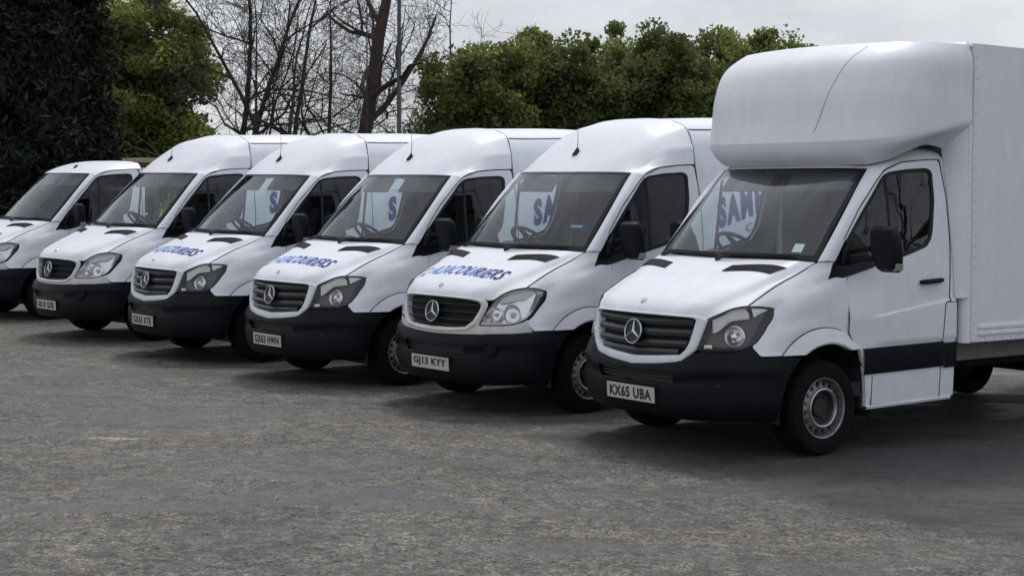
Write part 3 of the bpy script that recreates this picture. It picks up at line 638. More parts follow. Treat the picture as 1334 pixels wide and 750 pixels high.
def slats(zs, halfw, drop, hgt, mt=None):
    out = []
    for z, w in zip(zs, halfw):
        m = MB(); ys = np.linspace(-w, w, 25); pr = [(-.5, -.035), (-.42, -.006), (0, .002), (.40, -.010), (.5, -.035)]
        P = np.array([[FS(y, z + hgt * k + drop * (abs(y) / w), o) for y in ys] for k, o in pr]); m.grid(P, ref=A((.5, 0, .8))); out.append(Nd('slat', m.mesh('slat', mt or GRILLE)))
    return out
# facelift
gi = [(0, .992), (.26, .991), (.505, .987), (.527, .975), (.514, .90), (.497, .817), (.474, .765), (.43, .725), (.24, .708), (0, .692)]
go = [(0, 1.002), (.26, 1.001), (.53, .998), (.602, .986), (.585, .90), (.566, .815), (.548, .765), (.45, .672), (.24, .645), (0, .624)]
bk = half_to_loop(gi, 60)
FACE.append(Nd('grille', MB().disc(np.c_[bk, bk[:, 0] * 0], lambda p, t: FS(p[0], p[1], -.045), 4, ref=A((0, 0, .8))).mesh('grille_back', DARK),
    Nd('surround', ring_face(gi, go, ((0, -.05), (0, .006), (.12, .018), (.5, .022), (.85, .018), (1, .0))).mesh('grille_surround', PAINT, ang=35)),
    *slats((.945, .868, .790, .728), (.51, .50, .475, .41), .012, .058), EMB()))
hl = [(.607,.987),(.66,1.022),(.713,1.056),(.793,1.076),(.838,1.074),(.866,1.058),(.869,.952),(.865,.872),(.850,.812),(.80,.776),(.70,.767),(.60,.762),(.556,.768),(.572,.831)]
PRE_BREAK = None
ph = [(.521,.768),(.545,.83),(.59,.926),(.648,1.018),(.682,1.048),(.717,1.066),(.76,1.080),(.802,1.086),(.84,1.077),(.857,1.060),(.860,.996),(.857,.917),(.845,.85),(.820,.808),(.763,.784),(.65,.772)]
def hloop(h, n=60): P = A(h + h[:1]); return spl(P, n + 1)[:-1]
def inset(lp, d):
    t = np.roll(lp, -1, 0) - np.roll(lp, 1, 0); t /= np.linalg.norm(t, axis=1, keepdims=True); nn = np.stack([t[:, 1], -t[:, 0]], 1); s = np.sign(((lp - lp.mean(0)) * nn).sum(1).mean()); return lp - nn * s * d
def headlight(h, pre):
    lp = hloop(h); ref = A((.3, .4, .85))
    seal = MB().grid(np.array([[FS(y, z, o) for y, z in inset(lp, d)] for d, o in ((-.007, -.02), (-.006, .002), (.002, .008), (.008, .006))]), closed=True, ref=ref)
    lens = MB().disc(np.c_[inset(lp, .004), lp[:, 0]*0], lambda p, t: FS(p[0], p[1], .008 + .008 * (1 - t * t)), 5, ref=ref)
    house = MB().grid(np.array([[FS(y, z, o) for y, z in inset(lp, d)] for d, o in ((.004, .002), (.012, -.03), (.022, -.055))]), closed=True, ref=A((2, 1.2, .9)))
    house.disc(np.c_[inset(lp, .022), lp[:, 0]*0], lambda p, t: FS(p[0], p[1], -.055), 3, ref=ref)
    kids = []
    def bowl(y, z, r, dep, mt, nm='reflector'):
        b = MB(); c = FS(y, z, -.012); ax = FN(y, z) * .5 + A((.8, .1, 0)); b.lathe([(r * 1.08, -.004), (r, 0), (r * .92, -dep * .25), (r * .7, -dep * .65), (r * .4, -dep * .92), (.012, -dep)], c, ax, 28)
        return b
    def patch(pts, off, name, mt):
        lp2 = lin(pts + pts[:1], 25)[:-1]; return MB().disc(np.c_[lp2, lp2[:, 0]*0], lambda p, t: FS(p[0], p[1], off + .006 * (1 - t)), 3, ref=ref)
    els = []
    if pre:
        els += [('reflector', bowl(.752, .872, .082, .07, REFL), REFL), ('reflector', bowl(.632, .868, .062, .06, REFL), REFL),
                ('bulb', MB().lathe([(.0, .02), (.018, .015), (.022, -.01), (.01, -.04)], FS(.752, .872, -.03), (1, .1, 0), 14), LENSW),
                ('bulb', MB().lathe([(.0, .02), (.014, .015), (.016, -.01), (.01, -.04)], FS(.632, .868, -.03), (1, .1, 0), 14), LENSW),
                ('indicator', patch([(.66, 1.005), (.72, 1.045), (.80, 1.062), (.838, 1.045), (.80, .995), (.72, .97), (.64, .955)], -.022, 'i', LENSW), LENSW),
                ('side_lamp', patch([(.54, .785), (.60, .79), (.60, .83), (.562, .83)], -.03, 's', REFL), LENSW)]
    else:
        els += [('reflector', bowl(.757, .868, .072, .06, REFL), REFL),
                ('projector', MB().lathe([(.0, .028), (.02, .024), (.034, .010), (.040, -.02), (.042, -.05)], FS(.757, .868, -.035), (1, .1, 0), 18), CHROME),
                ('indicator', patch([(.62, .978), (.70, 1.036), (.775, 1.062), (.795, 1.03), (.80, .992), (.72, .972), (.665, .90), (.635, .885)], -.014, 'i', LENSW), LENSW),
                ('reflector', patch([(.80, 1.064), (.836, 1.062), (.852, 1.052), (.815, 1.0), (.808, 1.03)], -.008, 'r', LENSW), DRL),
                ('daylight_lamp', patch([(.59, .777), (.645, .780), (.640, .806), (.592, .803)], -.012, 'd', DRL), DRL)]
    base = REFL if pre else REFD
    out = []
    for s in (1, -1):
        f = (lambda q: q) if s > 0 else (lambda q: q.mirror())
        out.append(Nd('headlight', f(house).mesh('headlight_housing', base), Nd('lens', f(lens).mesh('lens', LENS)), Nd('seal', f(seal).mesh('lamp_seal', RUB)), *[Nd(n_, f(q).mesh(n_, mt)) for n_, q, mt in els]))
    return out
FACE += headlight(hl, False)
PRE += headlight(ph, True)
# pre-facelift grille, chin
pi_ = [(0, .988), (.25, .986), (.40, .978), (.495, .964), (.522, .945), (.516, .905), (.498, .868), (.462, .805), (.385, .752), (.18, .731), (0, .727)]
po = [(0, 1.002), (.25, 1.001), (.42, .999), (.54, .990), (.578, .955), (.566, .90), (.548, .85), (.515, .775), (.42, .715), (.2, .697), (0, .693)]
bk = half_to_loop(pi_, 60)
PRE.append(Nd('grille', MB().disc(np.c_[bk, bk[:, 0] * 0], lambda p, t: FS(p[0], p[1], -.045), 4, ref=A((0, 0, .8))).mesh('grille_back_old', DARK),
    Nd('surround', ring_face(pi_, po, ((0, -.05), (0, .004), (.2, .014), (.55, .018), (1, .004))).mesh('grille_surround_old', PAINT2, ang=35)),
    *slats((.935, .873, .808, .757), (.505, .48, .445, .36), .0, .014, SLATL), EMB()))
def chin():
    ys = np.linspace(-.87, .87, 60); zt = lambda y: np.interp(abs(y), [0, .40, .52, .60, .75, .87], [.735, .745, .80, .80, .80, .83]); zb_ = lambda y: np.interp(abs(y), [0, .4, .65, .87], [.678, .690, .700, .722])
    return MB().grid(np.array([[FS(y, zt(y) * (1 - k) + zb_(y) * k, .002 + .004 * math.sin(k * 3.1)) for y in ys] for k in np.linspace(0, 1, 6)]), ref=A((.3, 0, .75)), flange=.02)
PRE.append(Nd('front_valance', chin().mesh('front_valance', PAINT2)))
# bumpers
def bumper(top, pre):
    rows = [top,
     [(1.01,0,.615),(.995,.26,.625),(.95,.46,.65),(.895,.58,.692),(.82,.70,.702),(.73,.82,.707),(.655,.880,.712),(.58,.928,.69),(.44,.968,.682),(.306,.976,.68)],
     [(1.012,0,.585),(.997,.26,.59),(.955,.48,.605),(.90,.62,.63),(.825,.74,.64),(.74,.84,.645),(.66,.90,.648),(.57,.945,.643),(.44,.972,.64),(.347,.977,.64)],
     [(.992,0,.53),(.978,.26,.53),(.938,.48,.54),(.885,.625,.56),(.81,.745,.57),(.73,.842,.575),(.655,.90,.575),(.565,.943,.57),(.47,.968,.57),(.399,.974,.57)],
     [(1.0,0,.48),(.985,.26,.48),(.945,.48,.485),(.89,.63,.49),(.815,.75,.49),(.73,.846,.49),(.65,.906,.49),(.56,.946,.49),(.49,.964,.488),(.436,.970,.485)],
     [(.985,0,.345),(.97,.26,.345),(.93,.48,.35),(.87,.63,.355),(.795,.75,.36),(.71,.84,.36),(.63,.895,.36),(.56,.93,.36),(.51,.95,.36),(.458,.96,.36)],
     [(.93,0,.275),(.92,.26,.275),(.88,.48,.275),(.82,.62,.28),(.75,.73,.285),(.67,.81,.29),(.60,.865,.29),(.545,.90,.29),(.50,.92,.29),(.457,.93,.29)],
     [(.80,0,.265),(.79,.26,.265),(.76,.48,.265),(.70,.60,.27),(.64,.70,.275),(.58,.76,.28),(.52,.80,.28),(.49,.83,.28),(.47,.85,.28),(.455,.87,.28)]]
    rows = [[(x, -y, z) for x, y, z in r[:0:-1]] + r for r in rows]
    P = skin(rows, 97, 40); mask = np.ones((P.shape[0]-1, P.shape[1]-1), bool)
    for j in range(mask.shape[0]):
        for i in range(mask.shape[1]):
            c = (P[j, i] + P[j+1, i+1]) / 2
            if .515 < c[2] < .592 and abs(c[1]) < .40: mask[j, i] = False
    return MB().grid(P, mask=mask, flange=.02)
topF = [(.995,0,.640),(.98,.26,.652),(.935,.45,.688),(.878,.56,.748),(.80,.68,.757),(.71,.80,.765),(.640,.850,.797),(.597,.907,.737),(.45,.960,.732),(.270,.972,.714)]
topP = [(.99,0,.682),(.975,.26,.684),(.925,.45,.694),(.862,.58,.700),(.79,.70,.706),(.70,.81,.712),(.640,.862,.72),(.575,.915,.730),(.45,.962,.733),(.270,.972,.714)]
intake = MB().grid(np.array([[(np.interp(abs(y), [0, .26, .48], [.94, .925, .885]), y, z) for y in np.linspace(-.44, .44, 14)] for z in (.62, .49)]), ref=A((0, 0, .55)))
for zz in (.535, .56, .582): intake.tube([(np.interp(abs(y), [0, .26, .48], [.992, .977, .935]) - .012, y, zz) for y in np.linspace(-.41, .41, 15)], .006, 5)
IN = intake.mesh('intake_grille', GREY)
plinth = MB().grid(np.array([[(np.interp(abs(y), [0, .26, .30], [1.003, .996, .975]) + o, y, z) for y in np.linspace(-.30, .30, 17)] for z, o in ((.50, -.02), (.492, .004), (.362, -.006), (.352, -.03))]), ref=A((0, 0, .4))).mesh('plate_plinth', PLAST)
fogm = lambda s: MB().lathe([(.0, .0), (.045, -.002), (.052, .006), (.058, .002), (.06, -.02)], (.883, s * .662, .580), (.85, s * .5, .1), 24).mesh('fog_lamp', PLAST)
BDET = []
for s_ in (1, -1):
    BDET.append(Nd('moulding_line', MB().tube([(.893, s_*.60, .52), (.83, s_*.715, .527), (.755, s_*.815, .532)], [.004, .007, .003], 5).mesh('moulding_line', GREY)))
    BDET.append(Nd('end_cap_seam', MB().tube([(.60, s_*.922, .70), (.585, s_*.930, .55), (.575, s_*.930, .42)], .003, 4).mesh('end_cap_seam', DARK)))
FACE.append(Nd('front_bumper', bumper(topF, 0).mesh('front_bumper', PLAST, ang=40), Nd('intake_grille', IN), Nd('plate_plinth', plinth), *BDET))
PRE.append(Nd('front_bumper', bumper(topP, 1).mesh('front_bumper_old', PLAST, ang=40), Nd('intake_grille', IN), Nd('plate_plinth', plinth), Nd('fog_lamp', fogm(1)), Nd('fog_lamp', fogm(-1))))

# ------------------------------------------------------------------ lettering and plates
def plate_node(txt):
    def P3(y, z, off): return (1.014 - .004 * (y / .26) ** 2 + (z - .425) * .06 + off, y, z)
    b = MB(); ys = np.linspace(-.26, .26, 9)
    b.grid(np.array([[P3(y, z, 0) for y in ys] for z in (.370, .481)]), ref=A((0, 0, .42)), flange=.006)
    v, f = fit_text(txt, .455, .080, .035, 1.12); t = MB().add([P3(-.2275 + x, .3855 + z, .0025) for x, z in v], f)
    return Nd('number_plate', b.mesh('number_plate', PLATE), Nd('lettering', t.mesh('plate_lettering', INK, smooth=False)))
def bonnet_text():
    v, f = fit_text('A2ACOURIERS', .97, .150, .014, 1.16); t = MB()
    pts = []
    for x, z in v: pts.append(on_bonnet(.725 - z - .018 * ((x / .93) - .5) ** 2 * 4, -.45 + x + z * .30, .006))
    t.add(pts, f)
    a = MB(); sw = [(.715, -.545), (.73, -.50), (.72, -.45)]
    for k, (c0, rr) in enumerate((((.665, -.47), .055), ((.672, -.475), .068))):
        P = [on_bonnet(c0[0] - rr * math.cos(q), c0[1] - rr * .9 * math.sin(q), .002) for q in np.linspace(-.5, 3.6, 16)]; a.tube(P, [.002] + [.005] * 14 + [.002], 4)
    return Nd('bonnet_lettering', t.mesh('bonnet_lettering', BLUEG, smooth=False)), Nd('bonnet_logo', a.mesh('bonnet_logo', SWOOSH, smooth=False))
def side_text():
    c, s_ = math.cos(R(13.5)), math.sin(R(13.5)); out = []
    for txt, w, h, ox, oz, b, mt, nm in (('SAME', .66, .27, .03, 0, .055, NAVY, 'side_lettering'), ('DAY', .50, .27, .76, 0, .055, NAVY, 'side_lettering'), ('COURIERS', .80, .075, .42, -.125, .015, VGREY, 'side_small_lettering')):
        v, f = fit_text(txt, w, h, b, 1.3); sides = {}
        for sd in (1, -1):
            P = []
            for x, z in v:
                if sd < 0: x = w - x
                xx = x + ox + (z + oz) * (.30 if sd > 0 else -.30); zz = z + oz
                px = -1.58 - (xx * c - zz * s_); pz = 1.545 + (xx * s_ * 1.0 + zz * c)
                P.append((px, sd * (float(Ys(px, pz)) + .009), pz))
            sides[sd] = MB().add(P, f if sd > 0 else [q for q in f]).mesh(nm, mt, smooth=False)
        out += [Nd(nm, sides[1]), Nd(nm, sides[-1])]
    return out
BT = bonnet_text(); ST = side_text()

# ------------------------------------------------------------------ placing the vehicles
PL = (-.27360287, -.01238173, .01592674)
def gz(x, y): return PL[0] + PL[1] * x + PL[2] * y
POSE = {6: (1.6656, 11.9053, -.0826, 53.55, -.0019, -.0147), 5: (.0625, 14.0782, -.0539, 49.87, -.0101, -.0196), 4: (-1.6318, 15.9471, -.0212, 50.59, .0038, -.0189),
        3: (-3.3118, 17.8973, .0394, 51.53, .0087, -.0227), 2: (-4.9831, 19.8697, .1111, 48.56, -.0015, -.0212), 1: (-7.1012, 22.6989, .1882, 49.81, -.0040, -.0221)}
CONTACT = []                                                            # where the tyres stand, so the ground meets them
def vehicle(name, k, nodes, axles, label, cat, group=None):
    X, Y, Z, yaw, pit, rol = POSE[k]; yaw = R(yaw)
    fx = Vector((-math.sin(yaw), -math.cos(yaw), pit)).normalized(); fy = Vector((math.cos(yaw), -math.sin(yaw), rol)); fy = (fy - fx * fy.dot(fx)).normalized(); fz = fx.cross(fy)
    e = bpy.data.objects.new(name, None); COL.objects.link(e); e.empty_display_size = .3
    e.matrix_world = Matrix(((fx.x, fy.x, fz.x, X), (fx.y, fy.y, fz.y, Y), (fx.z, fy.z, fz.z, Z), (0, 0, 0, 1)))
    for x in axles:
        for y in (-.85, .85): CONTACT.append(tuple(e.matrix_world @ Vector((x, y, 0))))
    for n in nodes: inst(n, e)
    add_wheels(e, axles); tag(e, label, cat, group); return e
G = 'courier vans parked in a row'
def sticker(u, v, w, h, mt):
    p = [on_ws(u + a * w, v + b * h, -.004) for a, b in ((0, 0), (1, 0), (1, 1), (0, 1))]; return Nd('windscreen_sticker', MB().add(p, [(0, 1, 2, 3)]).mesh('windscreen_sticker', mt, smooth=False))
# ---- Luton body
LUT = []
lip = [(-.47,0,2.086),(-.49,.3,2.086),(-.575,.6,2.088),(-.665,.76,2.094),(-.80,.835,2.13),(-1.0,.845,2.195),(-1.24,.845,2.252),(-1.405,.862,2.225)]
crs = [(-.33,0,2.226),(-.36,.3,2.228),(-.445,.6,2.234),(-.575,.85,2.246),(-.77,.985,2.275),(-1.02,1.03,2.328),(-1.3,1.036,2.382),(-1.52,1.04,2.425)]
u0 = [(x + .008 if y < .9 else x, y + (.004 if y > .8 else 0), z + .03) for x, y, z in crs]
u1 = [(-.345,0,2.38),(-.375,.3,2.38),(-.46,.6,2.385),(-.59,.855,2.39),(-.785,.992,2.41),(-1.02,1.036,2.45),(-1.3,1.04,2.49),(-1.52,1.042,2.53)]
u2 = [(-.385,0,2.66),(-.415,.3,2.66),(-.50,.6,2.66),(-.63,.855,2.66),(-.82,.99,2.67),(-1.05,1.036,2.68),(-1.3,1.041,2.69),(-1.52,1.042,2.70)]
u3 = [(-.50,0,2.88),(-.53,.3,2.88),(-.61,.595,2.88),(-.73,.84,2.88),(-.90,.975,2.885),(-1.1,1.028,2.89),(-1.32,1.038,2.895),(-1.52,1.042,2.90)]
u4 = [(-.72,0,3.02),(-.75,.285,3.02),(-.82,.57,3.02),(-.92,.79,3.02),(-1.04,.91,3.02),(-1.2,.965,3.02),(-1.36,.99,3.02),(-1.52,1.0,3.02)]
pref = A((-1.1, 0, 2.5)); cre2 = sym(crs)
LUT.append(Nd('cab_pod', MB().grid(skin([sym(u0), sym(u1), sym(u2), sym(u3), sym(u4)], 81, 34), ref=pref).grid(skin([sym(u0), cre2, [tuple((A(a) + A(b)) / 2 + A((.015, 0, -.012))) for a, b in zip(sym(lip), cre2)], sym(lip)], 81, 12), ref=pref).grid(np.stack([spl(sym(u4), 81), np.c_[np.full(81, -1.52), np.linspace(-1.0, 1.0, 81), np.full(81, 3.048)]]), ref=pref).mesh('cab_pod', GRP, ang=40)))
_pm = LUT[-1].me; _pb = BVHTree.FromPolygons([v.co.copy() for v in _pm.vertices], [tuple(q.vertices) for q in _pm.polygons])
_sp = [_pb.ray_cast(Vector((2, .451 + .19 * t, 2.325 + .66 * t)), Vector((-1, 0, 0)))[0] for t in np.linspace(0, 1, 14)]
LUT[-1].kids = (Nd('pod_seam', MB().tube([p for p in _sp if p], .0035, 5).mesh('pod_seam', mat('pod_sealant', (.33, .33, .34), .7))),)
def filler():
    zz = np.linspace(0, 1, 26); rows = []
    for k in zz:
        zf = 2.225 + (1.082 - 2.225) * k; zb = 2.425 + (1.082 - 2.425) * k
        a = A((-1.405, float(Ys(-1.405, zf)) + .006, zf)); b = A((-1.522, 1.04, zb)); rows.append([a * (1 - t) + b * t + A((.02, .012, 0)) * math.sin(t * math.pi) for t in np.linspace(0, 1, 7)])
    return MB().grid(A(rows), flange=.02, ref=A((-1.8, 0, 1.7)))
LUT += both('pod_side_panel', filler(), GRP)
XB = -5.9
def boxbody():
    m = MB(); rad = .02
    for s in (1, -1):
        m.grid(np.array([[(x, s * 1.042, z) for x in np.linspace(-1.530, XB, 30)] for z in np.linspace(.742, 3.03, 20)]), ref=A((-3, 0, 1.8)), flange=.03)
    m.grid(np.array([[(x, y, 3.05 - .03 * (abs(y) / 1.03) ** 8) for x in np.linspace(-1.52, XB, 12)] for y in np.linspace(-1.042, 1.042, 25)]), ref=A((-3, 0, 1.8)), flange=.02)
    m.box(XB - .02, XB + .01, -1.03, 1.03, .745, 3.02); m.box(XB, -1.50, -1.03, 1.03, .735, .80); return m
LUT.append(Nd('box_body', boxbody().mesh('box_body', GRP), Nd('front_wall', MB().box(-1.535, -1.50, -1.03, 1.03, .8, 2.9).mesh('front_wall', GRP))))
def rails():
    m = MB()
    for s in (1, -1):
        for z0, z1 in ((.790, .818), (.838, .868)): m.box(XB + .05, -1.61, min(s*1.040, s*1.056), max(s*1.040, s*1.056), z0, z1, bev=.005)
    return m
LUT.append(Nd('side_rails', rails().mesh('side_rails', GRP)))
LUT += both('front_corner_post', MB().grid(np.array([[(-1.525 + .055 * math.sin(a), 1.037 - .06 * (1 - math.cos(a)), z) for a in np.linspace(0, R(100), 9)] for z in (1.078, .735)]), ref=A((-1.7, .8, .9)), flange=.02), GRP)
LUT += both('box_edge_trim', MB().box(-1.578, -1.534, 1.041, 1.047, .744, 3.02), GRP)
rv = MB()
for s_ in (1, -1):
    for z in np.arange(.80, 3.0, .085): rv.lathe([(0, .004), (.005, .003), (.007, 0)], (-1.556, s_ * 1.047, float(z)), (0, s_, 0), 6)
    for x in np.arange(-1.7, XB, -.11): rv.lathe([(0, .004), (.005, .003), (.007, 0)], (float(x), s_ * 1.043, .765), (0, s_, 0), 6)
LUT.append(Nd('rivets', rv.mesh('rivets', ALU)))
LUT += both('box_panel_joint', MB().box(-3.02, -2.98, 1.042, 1.046, .875, 3.0).box(-4.52, -4.48, 1.042, 1.046, .875, 3.0), GRP)
LUT.append(Nd('underrun_rail', MB().box(XB + .3, -1.47, .84, .88, .585, .715).box(XB + .3, -1.47, -.88, -.84, .585, .715).mesh('underrun_rail', RAILM)))
LUT += [Nd('marker_lamp', MB().box(-1.99 - k, -1.92 - k, .875, .905, .695, .735, bev=.006).mesh('marker_lamp', ORANGE)) for k in (0, 1.3)]
LUT.append(Nd('chassis', MB().box(-5.8, -.5, -.45, -.36, .46, .64).box(-5.8, -.5, .36, .45, .46, .64).box(-5.8, -1.3, -.5, .5, .62, .735).box(-3.1, -1.6, -.86, -.42, .26, .62, bev=.04).mesh('luton_chassis_light_block', DARK)))  # last box is an added block under the far side, keeping light out
LUT.append(Nd('rear_axle', MB().tube([(-3.9, -.8, .338), (-3.9, .8, .338)], .07, 10).mesh('luton_axle', DARK)))
LUT += both('rear_mudguard', MB().grid(np.array([[(-3.9 + .42 * math.cos(a), y, .338 + .42 * math.sin(a)) for a in np.linspace(.1, 3.0, 14)] for y in (.6, 1.0)]), ref=None), PLAST)
# ---- dropside body for the low-roof pick-up
DRP = [Nd('load_bed', MB().box(-5.3, -1.62, -1.0, 1.0, .86, .92).mesh('load_bed', TIMB)),
       Nd('chassis', MB().box(-5.2, -.5, -.45, -.36, .46, .64).box(-5.2, -.5, .36, .45, .46, .64).box(-5.2, -1.6, -.9, .9, .66, .86).mesh('pickup_chassis', DARK)),
       Nd('rear_axle', MB().tube([(-3.665, -.8, .338), (-3.665, .8, .338)], .07, 10).mesh('pickup_axle', DARK))]
for s in (1, -1): DRP.append(Nd('side_board', MB().box(-5.3, -1.62, min(s*1.0, s*1.03), max(s*1.0, s*1.03), .90, 1.30, bev=.008).mesh('side_board', ALU)))
hb = MB()
for y in (-.9, -.3, .3, .9): hb.box(-1.66, -1.61, y - .025, y + .025, .9, 2.22)
for z in (1.35, 1.75, 2.19): hb.box(-1.655, -1.615, -.9, .9, z, z + .05)
DRP.append(Nd('headboard', hb.mesh('headboard', GREY)))

HV = CAB + HIGH + MIRN
v6 = vehicle('box_van', 6, CAB + LOW[:1] + LOW[2:] + FACE + MIRW + LUT + [plate_node('KX65 UBA'), sticker(.865, .075, .045, .09, PAPER)], (0, -3.9),
    'white box van with a rounded pod overhanging the cab, plate KX65 UBA', 'van', G)
v5 = vehicle('courier_van', 5, HV + PRE + list(BT) + ST + [plate_node('GJ13 KYY'), sticker(.86, .25, .05, .05, PAPERB)], (0, -3.665),
    'white high-roof panel van with plate GJ13 KYY and blue bonnet lettering, beside the box van', 'van', G)
v4 = vehicle('courier_van', 4, HV + FACE + list(BT) + ST + [plate_node('GX63 HWH')], (0, -3.665),
    'white high-roof panel van with plate GX63 HWH and dark angular headlights', 'van', G)
v3 = vehicle('courier_van', 3, HV + FACE + list(BT) + ST + [plate_node('GX63 KTE')], (0, -3.665),
    'white high-roof panel van with plate ending KTE, third van from the left', 'van', G)
v2 = vehicle('courier_van', 2, HV + PRE + ST + [plate_node('GK10 GXR')], (0, -3.665),
    'white high-roof panel van with a plain unlettered bonnet, second from the left', 'van', G)
v1 = vehicle('pickup_truck', 1, CAB + LOW + MIRN + PRE + list(BT) + DRP + [plate_node('GN12 KYX')], (0, -3.665),
    'white low-roof pick-up cut off by the left edge of the picture', 'pick-up', G)

pl = bpy.data.objects.new('timber_plank', MB().box(-1.70, -1.58, -.12, .92, 2.24, 2.31, bev=.006).mesh('timber_plank', TIMB)); COL.objects.link(pl); pl.matrix_world = v1.matrix_world.copy()
tag(pl, 'pale timber plank lying behind the low cab roof at the far left', 'plank')

# ------------------------------------------------------------------ ground
from mathutils import noise as mnoise
def soft(t, a=31., b=20.): 
    t = np.asarray(t, float); return np.where(t > a, a + b * (1 - np.exp(-(np.maximum(t, a) - a) / b)), np.where(t < -a, -a - b * (1 - np.exp((np.minimum(t, -a) + a) / b)), t))
_cx = A(CONTACT); _cr = _cx[:, 2] - (PL[0] + PL[1] * _cx[:, 0] + PL[2] * _cx[:, 1])
_K = np.exp(-((_cx[:, None, :2] - _cx[None, :, :2]) ** 2).sum(2) / (2 * .9 ** 2)); _w = np.linalg.solve(_K + .02 * np.eye(len(_cx)), _cr)
def ground_z(x, y):
    x, y = np.asarray(x, float), np.asarray(y, float); d = np.exp(-((x[..., None] - _cx[:, 0]) ** 2 + (y[..., None] - _cx[:, 1]) ** 2) / (2 * .9 ** 2)) @ _w
    return PL[0] + PL[1] * soft(x) + PL[2] * soft(y) + d
def asphalt():
    m = mat('worn_asphalt', (.09, .09, .09), .9); t = m.node_tree; b = t.nodes['Principled BSDF']; lk = t.links.new; N = t.nodes.new
    c = N('ShaderNodeTexCoord')
    def noise(s, d=6, r=.6, dist=0, vec=None):
        n = N('ShaderNodeTexNoise'); n.inputs['Scale'].default_value = s; n.inputs['Detail'].default_value = d; n.inputs['Roughness'].default_value = r; n.inputs['Distortion'].default_value = dist; lk(vec or c.outputs['Object'], n.inputs['Vector']); return n.outputs['Fac']
    def ramp(i, p0, c0, p1, c1):
        r = N('ShaderNodeValToRGB'); r.color_ramp.elements[0].position = p0; r.color_ramp.elements[1].position = p1; r.color_ramp.elements[0].color = (*c0, 1); r.color_ramp.elements[1].color = (*c1, 1); lk(i, r.inputs[0]); return r.outputs[0]
    def mixc(f, a, b_, mode='MIX'):
        x = N('ShaderNodeMixRGB'); x.blend_type = mode
        if isinstance(f, float): x.inputs[0].default_value = f
        else: lk(f, x.inputs[0])
        for k, q in ((1, a), (2, b_)):
            if isinstance(q, tuple): x.inputs[k].default_value = (*q, 1)
            else: lk(q, x.inputs[k])
        return x.outputs[0]
    col = ramp(noise(.8, 8, .65), .32, (.25, .238, .21), .70, (.46, .438, .385))                 # large tone
    col = mixc(ramp(noise(.33, 4, .6, .6), .46, (0, 0, 0), .62, (1, 1, 1)), col, mixc(.65, col, (.43, .375, .295)))   # dusty, gritty areas
    col = mixc(.8, col, ramp(noise(4.2, 5, .75, .6), .38, (.50, .50, .50), .62, (1.42, 1.40, 1.36)), 'MULTIPLY')
    agg = noise(48, 3, .9); col = mixc(1.0, col, ramp(agg, .40, (.15, .15, .15), .60, (1.95, 1.93, 1.87)), 'MULTIPLY')       # aggregate
    mid = noise(13, 6, .85); col = mixc(1.0, col, ramp(mid, .39, (.28, .28, .28), .61, (1.7, 1.69, 1.63)), 'MULTIPLY')
    sb = N('ShaderNodeSeparateXYZ'); lk(c.outputs['Object'], sb.inputs[0])
    def m2(op, x, y):
        q = N('ShaderNodeMath'); q.operation = op
        for k, w in ((0, x), (1, y)):
            if isinstance(w, (int, float)): q.inputs[k].default_value = w
            else: lk(w, q.inputs[k])
        return q.outputs[0]
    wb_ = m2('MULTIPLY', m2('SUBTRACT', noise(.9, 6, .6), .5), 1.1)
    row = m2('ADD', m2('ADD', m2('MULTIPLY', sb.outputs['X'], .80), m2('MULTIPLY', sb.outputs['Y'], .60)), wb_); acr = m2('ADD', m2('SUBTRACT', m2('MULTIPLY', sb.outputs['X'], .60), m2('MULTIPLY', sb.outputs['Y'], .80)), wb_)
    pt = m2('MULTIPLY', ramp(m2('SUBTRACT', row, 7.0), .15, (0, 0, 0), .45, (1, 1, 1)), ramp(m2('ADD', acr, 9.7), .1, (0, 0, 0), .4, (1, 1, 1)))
    col = mixc(pt, col, mixc(1.0, col, (.30, .305, .32), 'MULTIPLY'))                                                      # shade under and beside the box van, painted into the ground colour
    blots = m2('MULTIPLY', ramp(m2('SUBTRACT', row, 7.0), .1, (0, 0, 0), .5, (1, 1, 1)), ramp(noise(1.1, 5, .65, .4), .44, (0, 0, 0), .58, (1, 1, 1)))
    col = mixc(blots, col, mixc(1.0, col, (.55, .55, .56), 'MULTIPLY'))                                                      # random darker blotches where vehicles stand
    # damp stains and oil: stretched blotches along the line of parking
    mpn = N('ShaderNodeMapping'); mpn.inputs['Rotation'].default_value = (0, 0, R(50)); mpn.inputs['Scale'].default_value = (.55, 1.5, 1); lk(c.outputs['Object'], mpn.inputs[0])
    st = ramp(noise(.75, 7, .62, .8, mpn.outputs[0]), .50, (0, 0, 0), .60, (1, 1, 1)); col = mixc(st, col, mixc(.6, col, (.06, .059, .058)))
    def math_(op, x, y=None):
        q = N('ShaderNodeMath'); q.operation = op
        for k, w in ((0, x), (1, y)):
            if w is None: continue
            if isinstance(w, (int, float)): q.inputs[k].default_value = w
            else: lk(w, q.inputs[k])
        return q.outputs[0]
    sx = N('ShaderNodeSeparateXYZ'); lk(c.outputs['Object'], sx.inputs[0]); wob = math_('MULTIPLY', math_('SUBTRACT', noise(1.6, 6, .7), .5), .55)
    dl = math_('ABSOLUTE', math_('ADD', math_('ADD', math_('MULTIPLY', sx.outputs['X'], .11), math_('SUBTRACT', sx.outputs['Y'], 13.62)), wob))      # one long joint across the yard
    ck = math_('MULTIPLY', ramp(dl, .010, (.75, .75, .75), .030, (0, 0, 0)), ramp(noise(.9, 3), .40, (0, 0, 0), .55, (1, 1, 1))); col = mixc(ck, col, (.03, .029, .028))
    ex = math_('MULTIPLY', math_('ADD', sx.outputs['X'], 2.98), 4.2); ey = math_('MULTIPLY', math_('SUBTRACT', sx.outputs['Y'], 11.70), 11.)
